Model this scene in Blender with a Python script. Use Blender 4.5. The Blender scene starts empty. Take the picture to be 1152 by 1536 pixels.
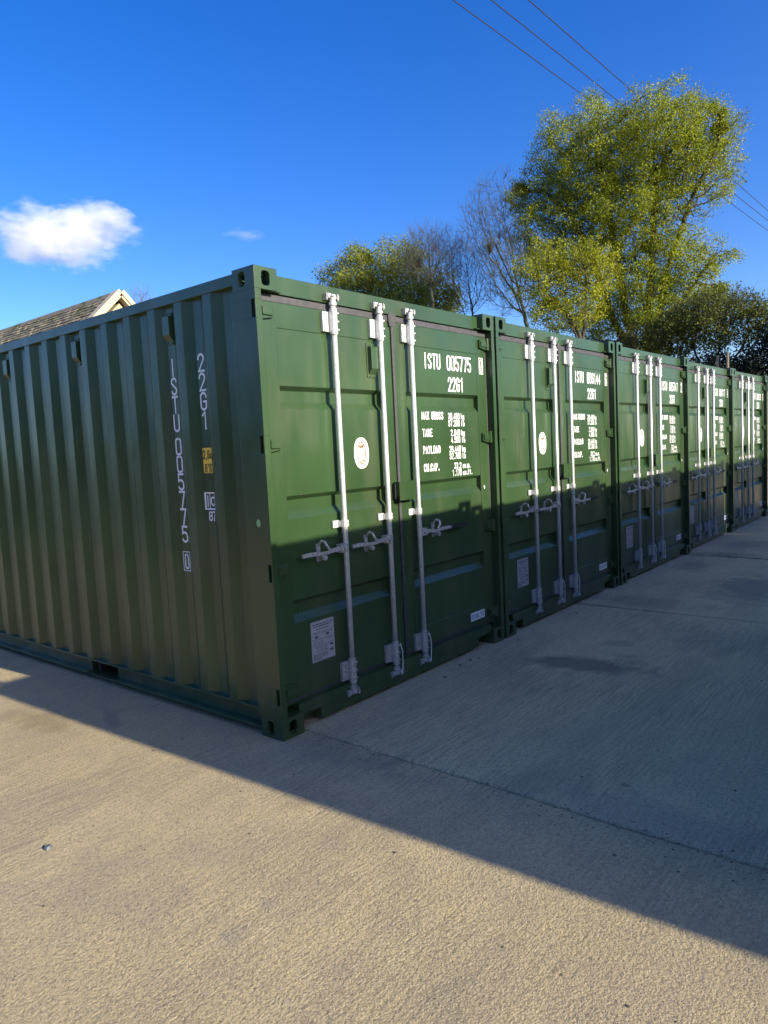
import bpy, math, random
import numpy as np
from mathutils import Vector, Matrix, noise as mnoise
R = math.radians
scene = bpy.context.scene
COL = scene.collection
rng = random.Random(7)

# ------------------------------------------------------------ camera
cam_d = bpy.data.cameras.new('camera')
cam = bpy.data.objects.new('camera', cam_d)
COL.objects.link(cam)
right = Vector((0.6338126616947212, -0.7718667698224666, -0.05003198496239092))
down = Vector((-0.09876882869738769, -0.0166097593422453, -0.9949717756661937))
fwd = Vector((0.7671546313183489, 0.6355673099982542, -0.08676385254462053))
m = Matrix((right, -down, -fwd)).transposed().to_4x4()
m.translation = Vector((-2.5698, -2.93515, 1.58916))
cam.matrix_world = m
cam_d.sensor_fit = 'VERTICAL'
cam_d.sensor_height = 36.0
cam_d.lens = 36.0 * 1072.755 / 1536.0
cam_d.clip_start = 0.05
cam_d.clip_end = 3000
scene.camera = cam

# ------------------------------------------------------------ world and sun
SUN_FROM = Vector((0.080, -1.0, 0.42)).normalized()      # towards the sun
world = bpy.data.worlds.new('World')
scene.world = world
world.use_nodes = True
wn = world.node_tree.nodes
wl = world.node_tree.links
wn.clear()
w_out = wn.new('ShaderNodeOutputWorld')
w_bg = wn.new('ShaderNodeBackground')
w_sky = wn.new('ShaderNodeTexSky')
w_sky.sky_type = 'NISHITA'
w_sky.sun_disc = False
w_sky.sun_elevation = math.asin(SUN_FROM.z)
w_sky.sun_rotation = math.atan2(SUN_FROM.x, SUN_FROM.y)
w_sky.altitude = 100
w_sky.air_density = 0.9
w_sky.dust_density = 1.3
w_sky.ozone_density = 2.8
w_hs = wn.new('ShaderNodeHueSaturation')
w_hs.inputs['Hue'].default_value = 0.519
w_hs.inputs['Saturation'].default_value = 1.38
w_hs.inputs['Value'].default_value = 0.97
w_bg.inputs['Strength'].default_value = 0.135
wl.new(w_sky.outputs[0], w_hs.inputs['Color'])
wl.new(w_hs.outputs[0], w_bg.inputs[0])
wl.new(w_bg.outputs[0], w_out.inputs['Surface'])

sun_d = bpy.data.lights.new('sun', 'SUN')
sun_d.energy = 4.4
sun_d.angle = R(0.5)
sun_d.color = (1.0, 0.91, 0.74)
sun = bpy.data.objects.new('sun', sun_d)
COL.objects.link(sun)
sun.rotation_euler = SUN_FROM.to_track_quat('Z', 'Y').to_euler()
sun.location = SUN_FROM * 50

scene.view_settings.view_transform = 'Standard'
scene.view_settings.look = 'None'
scene.view_settings.exposure = 1.0
scene.view_settings.gamma = 1.0
scene.view_settings.use_curve_mapping = False
scene.cycles.max_bounces = 8
scene.cycles.transparent_max_bounces = 8
scene.cycles.volume_bounces = 6
scene.cycles.volume_step_rate = 1.0

# ------------------------------------------------------------ helpers
def tag(o, label=None, cat=None, group=None, kind=None):
    if label: o['label'] = label
    if cat: o['category'] = cat
    if group: o['group'] = group
    if kind: o['kind'] = kind
    return o

def empty(name, loc=(0, 0, 0), rz=0.0):
    o = bpy.data.objects.new(name, None)
    COL.objects.link(o)
    o.location = loc
    o.rotation_euler = (0, 0, rz)
    o.empty_display_size = 0.2
    return o

class MB:
    """collects vertices and faces, links them as ONE mesh object"""
    def __init__(self):
        self.v = []; self.f = []; self.smooth = False
    def add(self, vs, fs):
        n = len(self.v)
        self.v += [tuple(p) for p in vs]
        self.f += [tuple(i + n for i in f) for f in fs]
        return self
    def box(self, x0, x1, y0, y1, z0, z1):
        return self.add([(x0,y0,z0),(x1,y0,z0),(x1,y1,z0),(x0,y1,z0),(x0,y0,z1),(x1,y0,z1),(x1,y1,z1),(x0,y1,z1)],
            [(0,3,2,1),(4,5,6,7),(0,1,5,4),(1,2,6,5),(2,3,7,6),(3,0,4,7)])
    def prism(self, poly, a, b, axis='z'):
        """poly: 2D points counter-clockwise seen from +axis; extruded from a to b"""
        n = len(poly)
        def P(p, t):
            if axis == 'z': return (p[0], p[1], t)
            if axis == 'x': return (t, p[0], p[1])
            return (p[1], t, p[0])          # axis y: poly = (z, x)
        vs = [P(p, a) for p in poly] + [P(p, b) for p in poly]
        fs = [tuple(range(n - 1, -1, -1)), tuple(range(n, 2 * n))]
        fs += [(i, (i + 1) % n, n + (i + 1) % n, n + i) for i in range(n)]
        return self.add(vs, fs)
    def tube(self, p0, p1, r0, r1=None, n=12, caps=True):
        r1 = r0 if r1 is None else r1
        p0 = Vector(p0); p1 = Vector(p1)
        d = (p1 - p0).normalized()
        u = d.cross(Vector((0, 0, 1)) if abs(d.z) < 0.9 else Vector((1, 0, 0))).normalized()
        w = d.cross(u)
        vs = []
        for p, r in ((p0, r0), (p1, r1)):
            for k in range(n):
                a = 2 * math.pi * k / n
                vs.append(p + (u * math.cos(a) + w * math.sin(a)) * r)
        fs = [(k, (k + 1) % n, n + (k + 1) % n, n + k) for k in range(n)]
        if caps: fs += [tuple(range(n - 1, -1, -1)), tuple(range(n, 2 * n))]
        return self.add(vs, fs)
    def path(self, pts, r, n=8):
        for a, b in zip(pts[:-1], pts[1:]):
            self.tube(a, b, r, r, n)
        return self
    def plate_hole(self, O, U, V, w, h, t, hw, hh):
        """plate with a stadium hole; U x V is the outward normal; O the lower left of the outer face"""
        O = Vector(O); U = Vector(U); V = Vector(V); N = U.cross(V)
        rect = []
        for i in range(4): rect.append((w * i / 4, 0))
        for i in range(4): rect.append((w, h * i / 4))
        for i in range(4): rect.append((w * (4 - i) / 4, h))
        for i in range(4): rect.append((0, h * (4 - i) / 4))
        hole = []
        for (a, b) in rect:
            ang = math.atan2((b - h / 2) / h, (a - w / 2) / w)
            c, s = math.cos(ang), math.sin(ang)
            e = 0.62
            hole.append((w / 2 + hw / 2 * math.copysign(abs(c) ** e, c), h / 2 + hh / 2 * math.copysign(abs(s) ** e, s)))
        n = 16
        vs = [O + U * a + V * b for a, b in rect] + [O + U * a + V * b for a, b in hole]
        vs += [O + U * a + V * b - N * t for a, b in rect] + [O + U * a + V * b - N * t for a, b in hole]
        fs = []
        for i in range(n):
            j = (i + 1) % n
            fs.append((i, j, n + j, n + i))
            fs.append((2*n + j, 2*n + i, 3*n + i, 3*n + j))
            fs.append((n + i, n + j, 3*n + j, 3*n + i))
            fs.append((j, i, 2*n + i, 2*n + j))
        return self.add(vs, fs)
    def mirror(self, ax, c):
        """mirror everything about the plane ax = c"""
        self.v = [tuple(2 * c - q if i == ax else q for i, q in enumerate(p)) for p in self.v]
        self.f = [tuple(reversed(f)) for f in self.f]
        return self
    def shift(self, d):
        self.v = [(p[0] + d[0], p[1] + d[1], p[2] + d[2]) for p in self.v]
        return self
    def mesh(self, name, mat):
        me = bpy.data.meshes.new(name)
        me.from_pydata(self.v, [], self.f)
        if mat: me.materials.append(mat)
        if self.smooth:
            me.polygons.foreach_set('use_smooth', [True] * len(me.polygons))
        me.update()
        return me
    def build(self, name, mat, parent=None):
        o = bpy.data.objects.new(name, self.mesh(name, mat))
        COL.objects.link(o)
        if parent is not None: o.parent = parent
        return o

def kids(o): return KIDS.get(o.name, [])
def tree_kids():
    d = {}
    for o in bpy.data.objects:
        if o.parent: d.setdefault(o.parent.name, []).append(o)
    return d
def copy_tree(o, parent=None, skip=()):
    c = o.copy(); COL.objects.link(c); c.parent = parent
    for ch in KIDS.get(o.name, []):
        if ch.name.split('.')[0] in skip: continue
        copy_tree(ch, c, skip)
    return c

# ------------------------------------------------------------ materials
def new_mat(name):
    mt = bpy.data.materials.new(name); mt.use_nodes = True
    nt = mt.node_tree
    b = nt.nodes['Principled BSDF']
    return mt, nt, b
def nd(nt, typ, **kw):
    n = nt.nodes.new(typ)
    for k, v in kw.items():
        if k in n.inputs: n.inputs[k].default_value = v
        else: setattr(n, k, v)
    return n
def noise_n(nt, vec, scale, detail=4, rough=0.55, dist=0.0):
    n = nt.nodes.new('ShaderNodeTexNoise')
    n.inputs['Scale'].default_value = scale; n.inputs['Detail'].default_value = detail
    n.inputs['Roughness'].default_value = rough; n.inputs['Distortion'].default_value = dist
    if vec is not None: nt.links.new(vec, n.inputs['Vector'])
    return n.outputs['Fac']
def ramp(nt, fac, stops):
    r = nt.nodes.new('ShaderNodeValToRGB')
    e = r.color_ramp.elements
    while len(e) < len(stops): e.new(0.5)
    for i, (p, c) in enumerate(stops):
        e[i].position = p
        e[i].color = (c, c, c, 1) if isinstance(c, (int, float)) else (*c, 1)
    nt.links.new(fac, r.inputs[0])
    return r.outputs[0]
def mathn(nt, op, a, b=None, c=None, clamp=False):
    n = nt.nodes.new('ShaderNodeMath'); n.operation = op; n.use_clamp = clamp
    for i, x in enumerate((a, b, c)):
        if x is None: continue
        if isinstance(x, (int, float)): n.inputs[i].default_value = x
        else: nt.links.new(x, n.inputs[i])
    return n.outputs[0]
def mixc(nt, fac, a, b, mode='MIX'):
    n = nt.nodes.new('ShaderNodeMix'); n.data_type = 'RGBA'; n.blend_type = mode
    for s, x in ((0, fac), (6, a), (7, b)):
        if isinstance(x, (int, float)): n.inputs[s].default_value = x
        elif isinstance(x, tuple): n.inputs[s].default_value = (*x, 1)
        else: nt.links.new(x, n.inputs[s])
    return n.outputs[2]
def mapping(nt, vec, scale=(1, 1, 1), rot=(0, 0, 0), loc=(0, 0, 0)):
    n = nt.nodes.new('ShaderNodeMapping')
    n.inputs['Scale'].default_value = scale; n.inputs['Rotation'].default_value = rot; n.inputs['Location'].default_value = loc
    nt.links.new(vec, n.inputs['Vector'])
    return n.outputs[0]
def bump(nt, h, strength, dist, normal=None):
    n = nt.nodes.new('ShaderNodeBump')
    n.inputs['Strength'].default_value = strength; n.inputs['Distance'].default_value = dist
    nt.links.new(h, n.inputs['Height'])
    if normal is not None: nt.links.new(normal, n.inputs['Normal'])
    return n.outputs[0]

def mat_paint(name, base, rough=0.27):
    mt, nt, b = new_mat(name)
    pos = nt.nodes.new('ShaderNodeNewGeometry').outputs['Position']
    big = noise_n(nt, pos, 1.3, 3, 0.5)
    mid = noise_n(nt, mapping(nt, pos, (5, 5, 1.4)), 1.0, 3, 0.55)
    fine = noise_n(nt, pos, 70, 4, 0.7)
    dark = tuple(c * 0.84 for c in base); lite = tuple(c * 1.16 + 0.002 for c in base)
    c = mixc(nt, ramp(nt, big, [(0.35, 0.0), (0.68, 1.0)]), dark, lite)
    # thin streaked dust, thicker near the ground; its brown also imitates reflected ground
    sep = nt.nodes.new('ShaderNodeSeparateXYZ'); nt.links.new(pos, sep.inputs[0])
    low = ramp(nt, sep.outputs[2], [(0.0, 1.0), (0.32, 0.0)])
    dust = mathn(nt, 'MULTIPLY', ramp(nt, mid, [(0.48, 0.0), (0.8, 1.0)]), mathn(nt, 'ADD', 0.20, mathn(nt, 'MULTIPLY', low, 0.4)))
    c = mixc(nt, dust, c, (0.15, 0.125, 0.075))
    scr = noise_n(nt, mapping(nt, pos, (60, 60, 1.6), (0.5, 0.35, 0)), 1.0, 2, 0.5)
    scm = ramp(nt, noise_n(nt, pos, 2.3, 2, 0.5), [(0.56, 0.0), (0.66, 1.0)])
    c = mixc(nt, mathn(nt, 'MULTIPLY', mathn(nt, 'MULTIPLY', ramp(nt, scr, [(0.70, 0.0), (0.73, 1.0)]), scm), 0.45), c, (0.20, 0.22, 0.17))
    chip = mathn(nt, 'MULTIPLY', ramp(nt, noise_n(nt, pos, 38, 3, 0.6), [(0.735, 0.0), (0.75, 1.0)]), 0.8)
    c = mixc(nt, chip, c, (0.13, 0.06, 0.03))
    spk = ramp(nt, fine, [(0.70, 0.0), (0.76, 1.0)])
    c = mixc(nt, mathn(nt, 'MULTIPLY', spk, 0.12), c, (0.3, 0.28, 0.22))
    nt.links.new(c, b.inputs['Base Color'])
    rr = mathn(nt, 'ADD', rough - 0.03, mathn(nt, 'MULTIPLY', mid, 0.12))
    rr = mathn(nt, 'ADD', rr, mathn(nt, 'MULTIPLY', dust, 0.4))
    nt.links.new(rr, b.inputs['Roughness'])
    b.inputs['IOR'].default_value = 1.5
    b.inputs['Specular IOR Level'].default_value = 0.55
    b.inputs['Coat Weight'].default_value = 0.0
    b.inputs['Coat Roughness'].default_value = 0.22
    bev = nt.nodes.new('ShaderNodeBevel'); bev.samples = 4; bev.inputs['Radius'].default_value = 0.004
    wav = noise_n(nt, mapping(nt, pos, (1.7, 1.7, 1.1)), 1.5, 2, 0.4)
    n1 = bump(nt, wav, 0.55, 0.03, bev.outputs[0])
    n2 = bump(nt, noise_n(nt, pos, 260, 2, 0.5), 0.10, 0.0012, n1)
    nt.links.new(n2, b.inputs['Normal'])
    return mt

def mat_simple(name, base, rough=0.6, metal=0.0, var=0.15, scale=30.0, bmp=0.0, bdist=0.002, spec=0.5):
    mt, nt, b = new_mat(name)
    pos = nt.nodes.new('ShaderNodeNewGeometry').outputs['Position']
    n = noise_n(nt, pos, scale, 5, 0.6)
    c = mixc(nt, ramp(nt, n, [(0.3, 0.0), (0.7, 1.0)]), tuple(x * (1 - var) for x in base), tuple(min(1, x * (1 + var)) for x in base))
    nt.links.new(c, b.inputs['Base Color'])
    b.inputs['Roughness'].default_value = rough; b.inputs['Metallic'].default_value = metal
    b.inputs['Specular IOR Level'].default_value = spec
    if bmp: nt.links.new(bump(nt, n, bmp, bdist), b.inputs['Normal'])
    return mt

M = {}
M['paint'] = mat_paint('green_container_paint', (0.0315, 0.067, 0.0225))
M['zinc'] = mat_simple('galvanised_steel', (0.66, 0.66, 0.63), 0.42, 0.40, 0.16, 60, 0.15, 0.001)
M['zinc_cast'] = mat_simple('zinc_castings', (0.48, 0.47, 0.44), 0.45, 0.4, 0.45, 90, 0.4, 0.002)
M['gasket'] = mat_simple('grey_rubber', (0.055, 0.053, 0.056), 0.62, 0, 0.3, 25, 0.2)
M['black'] = mat_simple('black_rubber', (0.012, 0.012, 0.013), 0.6)
M['white'] = mat_simple('white_vinyl', (0.84, 0.84, 0.82), 0.5, 0, 0.04, 40)
M['yellow'] = mat_simple('yellow_vinyl', (0.92, 0.62, 0.06), 0.5, 0, 0.05, 40)
M['ink'] = mat_simple('black_ink', (0.015, 0.015, 0.018), 0.5)
M['plate'] = mat_simple('silver_data_plate', (0.42, 0.42, 0.44), 0.45, 0.2, 0.08, 50)
M['plate_ink'] = mat_simple('grey_engraving', (0.06, 0.07, 0.085), 0.6)
M['blue_ink'] = mat_simple('blue_ink', (0.03, 0.07, 0.2), 0.5)
M['brown_ink'] = mat_simple('brown_ink', (0.30, 0.17, 0.09), 0.5, 0, 0.2, 200)
M['green_spot'] = mat_simple('light_green_vinyl', (0.28, 0.5, 0.2), 0.5)
M['under'] = mat_simple('dark_underside', (0.012, 0.016, 0.015), 0.8)
M['wood_floor'] = mat_simple('plywood_floor', (0.16, 0.10, 0.06), 0.8)

# ------------------------------------------------------------ stroke lettering
def arc(cx, cy, rx, ry, a0, a1, n=5):
    return [(cx + rx * math.cos(R(a0 + (a1 - a0) * i / n)), cy + ry * math.sin(R(a0 + (a1 - a0) * i / n))) for i in range(n + 1)]
r_ = 0.34
def loop(x0, y0, x1, y1, r=r_):
    return arc(x1-r,y1-r,r,r,90,0)+arc(x1-r,y0+r,r,r,0,-90)+arc(x0+r,y0+r,r,r,-90,-180)+arc(x0+r,y1-r,r,r,180,90)+[((x0+x1)/2 , y1)]
G = {
 '0': [loop(0,0,1,2)], 'O': [loop(0,0,1,2)], 'I': [[(.5,0),(.5,2)]],
 '1': [[(.15,1.62),(.6,2),(.6,0)]],
 '2': [[(0,1.5)]+arc(.5,1.55,.5,.45,180,-10,8)+[(.92,1.25),(.0,.0),(1,0)]],
 '3': [arc(.5,1.5,.48,.5,160,-80,8)+[(.45,1.03)], [(.45,1.0)]+arc(.5,.5,.5,.5,80,-165,9)],
 '4': [[(.72,0),(.72,2),(0,.55),(1,.55)]],
 '5': [[(.95,2),(.05,2),(.05,1.1),(.3,1.22)]+arc(.5,.62,.5,.6,80,-20,4)+arc(.5,.4,.5,.4,-10,-165,6)],
 '6': [[(.95,1.6)]+arc(.5,1.55,.45,.45,10,180,7)+[(.03,.5)]+arc(.5,.5,.48,.5,180,360,8)+[(.98,.7)]+arc(.5,.72,.48,.45,0,175,6)],
 '7': [[(0,2),(1,2),(.4,0)]],
 '8': [loop(.06,1.05,.94,2,.3), loop(0,0,1,1.0,.34)],
 '9': [[(.05,.4)]+arc(.5,.45,.45,.45,190,360,7)+[(.97,1.5)]+arc(.5,1.5,.48,.5,0,180,8)+[(.02,1.3)]+arc(.5,1.28,.48,.45,180,355,6)],
 'S': [[(.98,1.62)]+arc(.5,1.58,.46,.42,8,180,7)+[(.06,1.4),(.94,.65)]+arc(.5,.42,.46,.42,0,-172,7)],
 'T': [[(0,2),(1,2)],[(.5,1.95),(.5,0)]], 'U': [[(0,2)]+arc(.5,.42,.5,.42,180,360,8)+[(1,2)]],
 'G': [[(1,1.5)]+arc(.5,1.55,.5,.45,5,180,7)+arc(.5,.45,.5,.45,180,355,8)+[(1,.95),(.55,.95)]],
 'C': [[(1,1.45)]+arc(.5,1.55,.5,.45,0,180,7)+arc(.5,.45,.5,.45,180,360,7)+[(1,.55)]],
 'M': [[(-.1,0),(-.1,2),(.5,.8),(1.1,2),(1.1,0)]], 'A': [[(0,0),(.5,2),(1,0)],[(.2,.6),(.8,.6)]],
 'X': [[(0,0),(1,2)],[(0,2),(1,0)]], 'E': [[(1,2),(0,2),(0,0),(1,0)],[(.05,1.05),(.85,1.05)]],
 'R': [[(0,0),(0,2),(.55,2)]+arc(.55,1.5,.43,.48,80,-80,6)+[(.05,1.02)],[(.45,1.0),(1,0)]],
 'P': [[(0,0),(0,2),(.55,2)]+arc(.55,1.45,.43,.53,80,-80,6)+[(.05,.92)]],
 'Y': [[(0,2),(.5,1),(1,2)],[(.5,.98),(.5,0)]], 'L': [[(0,2),(0,0),(1,0)]],
 'D': [[(0,0),(0,2),(.5,2)]+arc(.5,1.5,.5,.5,80,0,4)+arc(.5,.5,.5,.5,0,-80,4)+[(.5,0),(.02,0)]],
 '.': [[(.35,0),(.35,.22)]], ',': [[(.4,.25),(.2,-.3)]], "'": [[(.4,2),(.4,1.5)]], '"': [[(.25,2),(.25,1.5)],[(.65,2),(.65,1.5)]],
 'k': [[(.1,0),(.1,2)],[(.85,1.3),(.15,.6)],[(.4,.75),(.9,0)]],
 'g': [loop(.05,.1,.85,1.3,.3),[(.85,1.3),(.85,-.3),(.5,-.5),(.1,-.4)]],
 'l': [[(.4,0),(.4,2)]], 'b': [[(.1,2),(.1,0)],loop(.1,0,.9,1.25,.3)], 'c': [[(.9,1.05)]+arc(.5,.9,.42,.4,20,180,5)+arc(.5,.4,.42,.4,180,340,5)],
 'u': [[(.05,1.3)]+arc(.45,.35,.4,.35,180,360,6)+[(.85,1.3)]], 'm': [[(0,0),(0,1.3),(.5,1.1),(.5,0)],[(.5,1.1),(.62,1.3),(1.05,1.25),(1.05,0)]],
 'f': [[(.8,1.95),(.4,1.9),(.4,0)],[(.1,1.25),(.75,1.25)]], 't': [[(.4,1.8),(.4,.1),(.75,0)],[(.1,1.3),(.75,1.3)]],
 'i': [[(.4,0),(.4,1.3)],[(.4,1.65),(.4,1.9)]],
}
def stroke(mb, pts, th, emit, k):
    """one continuous mitred ribbon; emit(a, b, k) -> 3D point"""
    q = [pts[0]]
    for p in pts[1:]:
        if math.hypot(p[0]-q[-1][0], p[1]-q[-1][1]) > 1e-4: q.append(p)
    pts = q
    if len(pts) < 2: return
    L = []; Rr = []
    for i, p in enumerate(pts):
        a = pts[max(i-1, 0)]; b = pts[min(i+1, len(pts)-1)]
        d1 = Vector((p[0]-a[0], p[1]-a[1])); d2 = Vector((b[0]-p[0], b[1]-p[1]))
        if d1.length < 1e-9: d1 = d2
        if d2.length < 1e-9: d2 = d1
        d1.normalize(); d2.normalize()
        t = (d1 + d2)
        if t.length < 0.3: t = d1
        t.normalize(); nrm = Vector((-t.y, t.x))
        c = max(0.55, abs(nrm.dot(Vector((-d1.y, d1.x)))))
        w = th / 2 / c
        e = Vector(p)
        if i == 0: e = e - d2 * th * 0.5
        if i == len(pts)-1: e = e + d1 * th * 0.5
        L.append(e + nrm * w); Rr.append(e - nrm * w)
    vs = [emit(x[0], x[1], k) for x in L] + [emit(x[0], x[1], k) for x in Rr]
    n = len(L)
    mb.add(vs, [(n+i, n+i+1, i+1, i) for i in range(n-1)])
def word(mb, text, x, z, h, cw, th, emit, pitch=None, vertical=False, vp=None):
    """text with lower-left corner x, z; h cap height, cw letter width; returns the pen position"""
    pitch = pitch or cw * 1.45
    k = 0
    for ch in text:
        if ch != ' ':
            adv = pitch
            for s in G[ch]:
                k += 1
                pts = [(x + p[0] * cw, z + p[1] * h / 2) for p in s]
                stroke(mb, pts, th, emit, k % 4)
        if vertical: z -= vp
        else: x += pitch * (0.62 if ch in ".,'" else (0.75 if ch == ' ' else 1.0))
    return x
def front_emit(y): return lambda a, b, k: (a, y - 0.0012 - 0.0003 * k, b)

# ------------------------------------------------------------ shipping container
W_, H_, L_ = 2.438, 2.591, 6.058
DY = 0.058                                 # plane of the door faces
HZ = (2.370, 1.648, 0.945, 0.246)          # hinge heights
def casting(mirror_x, back, top):
    mb = MB()
    w, d, h, t = 0.162, 0.178, 0.118, 0.026
    mb.plate_hole((0, 0, 0), (1, 0, 0), (0, 0, 1), w, h, t, 0.062, 0.080)                 # end face
    mb.plate_hole((0, d, 0), (0, -1, 0), (0, 0, 1), d - t, h, t, 0.056, 0.080)            # side face
    mb.plate_hole((t, t, h), (1, 0, 0), (0, 1, 0), w - t, d - t, t, 0.064, 0.112)         # top
    mb.box(t, w, t, d, 0, 0.02)
    mb.box(w - 0.02, w, t, d, 0.02, h - t)
    mb.box(t, w - 0.02, d - 0.012, d, 0.02, h - t)
    if not top: mb.mirror(2, h / 2)
    mb.shift((0, 0, H_ - h if top else 0))
    if mirror_x: mb.mirror(0, W_ / 2)
    if back: mb.mirror(1, L_ / 2)
    return mb

# plan outline of the corrugated side: list of (y, x)
def side_profile():
    pts = [(0.200, 0.006)]
    y = 0.196
    k = 0
    # grooves: near slope in, inner flat, far slope out, outer flat; pitch 0.278
    y0 = 0.457 - 0.278
    pts = [(0.200, 0.020), (0.215, 0.042), (0.317, 0.042), (0.385, 0.006)]
    yy = 0.457
    while yy + 0.278 < 5.86:
        pts += [(yy, 0.006), (yy + 0.068, 0.042), (yy + 0.138, 0.042), (yy + 0.206, 0.006)]
        yy += 0.278
    pts += [(5.88, 0.006)]
    return pts
SP = side_profile()
def side_x(y):
    for (a, xa), (b, xb) in zip(SP[:-1], SP[1:]):
        if a <= y <= b: return xa + (xb - xa) * (y - a) / (b - a)
    return 0.006
def side_emit(a, b, k):                    # a runs to the right as seen from outside, i.e. towards -y
    return (side_x(-a) - 0.0012 - 0.0003 * k, -a, b)

def groove_sheet(mb, x0, x1, z0, z1, y):
    d = 0.036
    prof = [(z1, y)]
    for zt in (1.973, 1.353, 0.752):
        prof += [(zt, y), (zt - 0.024, y + d), (zt - 0.088, y + d), (zt - 0.130, y)]
    prof += [(z0, y)]
    vs = [(x0, py, pz) for pz, py in prof] + [(x1, py, pz) for pz, py in prof]
    n = len(prof)
    mb.add(vs, [(i, i + 1, n + i + 1, n + i) for i in range(n - 1)])
    # back sheet closes the door
    mb.add([(x0, y + 0.05, z0), (x1, y + 0.05, z0), (x1, y + 0.05, z1), (x0, y + 0.05, z1)], [(0, 3, 2, 1)])

def hinge(x, zc, side):
    """side +1: blade runs to +x (left post), -1 mirrored"""
    mb = MB()
    y1 = DY
    for zz in (zc,):
        poly = [(0.0, -0.046), (0.095, -0.030), (0.095, 0.030), (0.0, 0.046)]
        vs = []
        for yy in (y1 - 0.020, y1 - 0.001):
            vs += [(x + side * a, yy, zz + b) for a, b in poly]
        fs = [(0, 1, 2, 3), (7, 6, 5, 4), (0, 4, 5, 1), (1, 5, 6, 2), (2, 6, 7, 3), (3, 7, 4, 0)]
        if side < 0: fs = [tuple(reversed(f)) for f in fs]
        mb.add(vs, fs)
    mb.tube((x - side * 0.008, 0.036, zc - 0.046), (x - side * 0.008, 0.036, zc + 0.046), 0.015, n=10)
    mb.box(min(x - side * 0.008, x - side * 0.03), max(x - side * 0.008, x - side * 0.03), 0.024, 0.048, zc - 0.040, zc + 0.040)
    # raised rim of the blade
    a0, a1 = sorted((x + side * 0.012, x + side * 0.084))
    mb.box(a0, a1, y1 - 0.029, y1 - 0.0205, zc - 0.022, zc + 0.022)
    return mb

def vent_box(mb, axis, a, z0, z1, base, w=0.075, out=0.034):
    """small hooded ventilator; axis 'x': on a front face at y=base, centred x=a; axis 'y': on a side face x=base"""
    prof = [(z1 - 0.02, 0.0), (z1 - 0.024, out), (z0 + 0.055, out), (z0 + 0.018, 0.004), (z0 + 0.018, 0.0)]
    n = len(prof)
    vs = []
    for s in (-w / 2, w / 2):
        for z, o in prof:
            vs.append((a + s, base - o, z) if axis == 'x' else (base - o, a - s, z))
    fs = [(i, i + 1, n + i + 1, n + i) for i in range(n - 1)] + [tuple(range(n - 1, -1, -1)), tuple(range(n, 2 * n))]
    fs.append((n - 1, 0, n, 2 * n - 1))
    mb.add(vs, fs)
    f = w / 2 + 0.012
    if axis == 'x': mb.box(a - f, a + f, base - 0.005, base - 0.001, z0, z1)
    else: mb.box(base - 0.005, base - 0.001, a - w / 2 , a + w / 2, z0, z1)
    for zz in (z0 + 0.009, z1 - 0.009):
        for s in (-0.02, 0.02):
            if axis == 'x': mb.tube((a + s, base - 0.009, zz), (a + s, base - 0.004, zz), 0.005, n=6)
            else: mb.tube((base - 0.009, a + s, zz), (base - 0.004, a + s, zz), 0.005, n=6)

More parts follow.
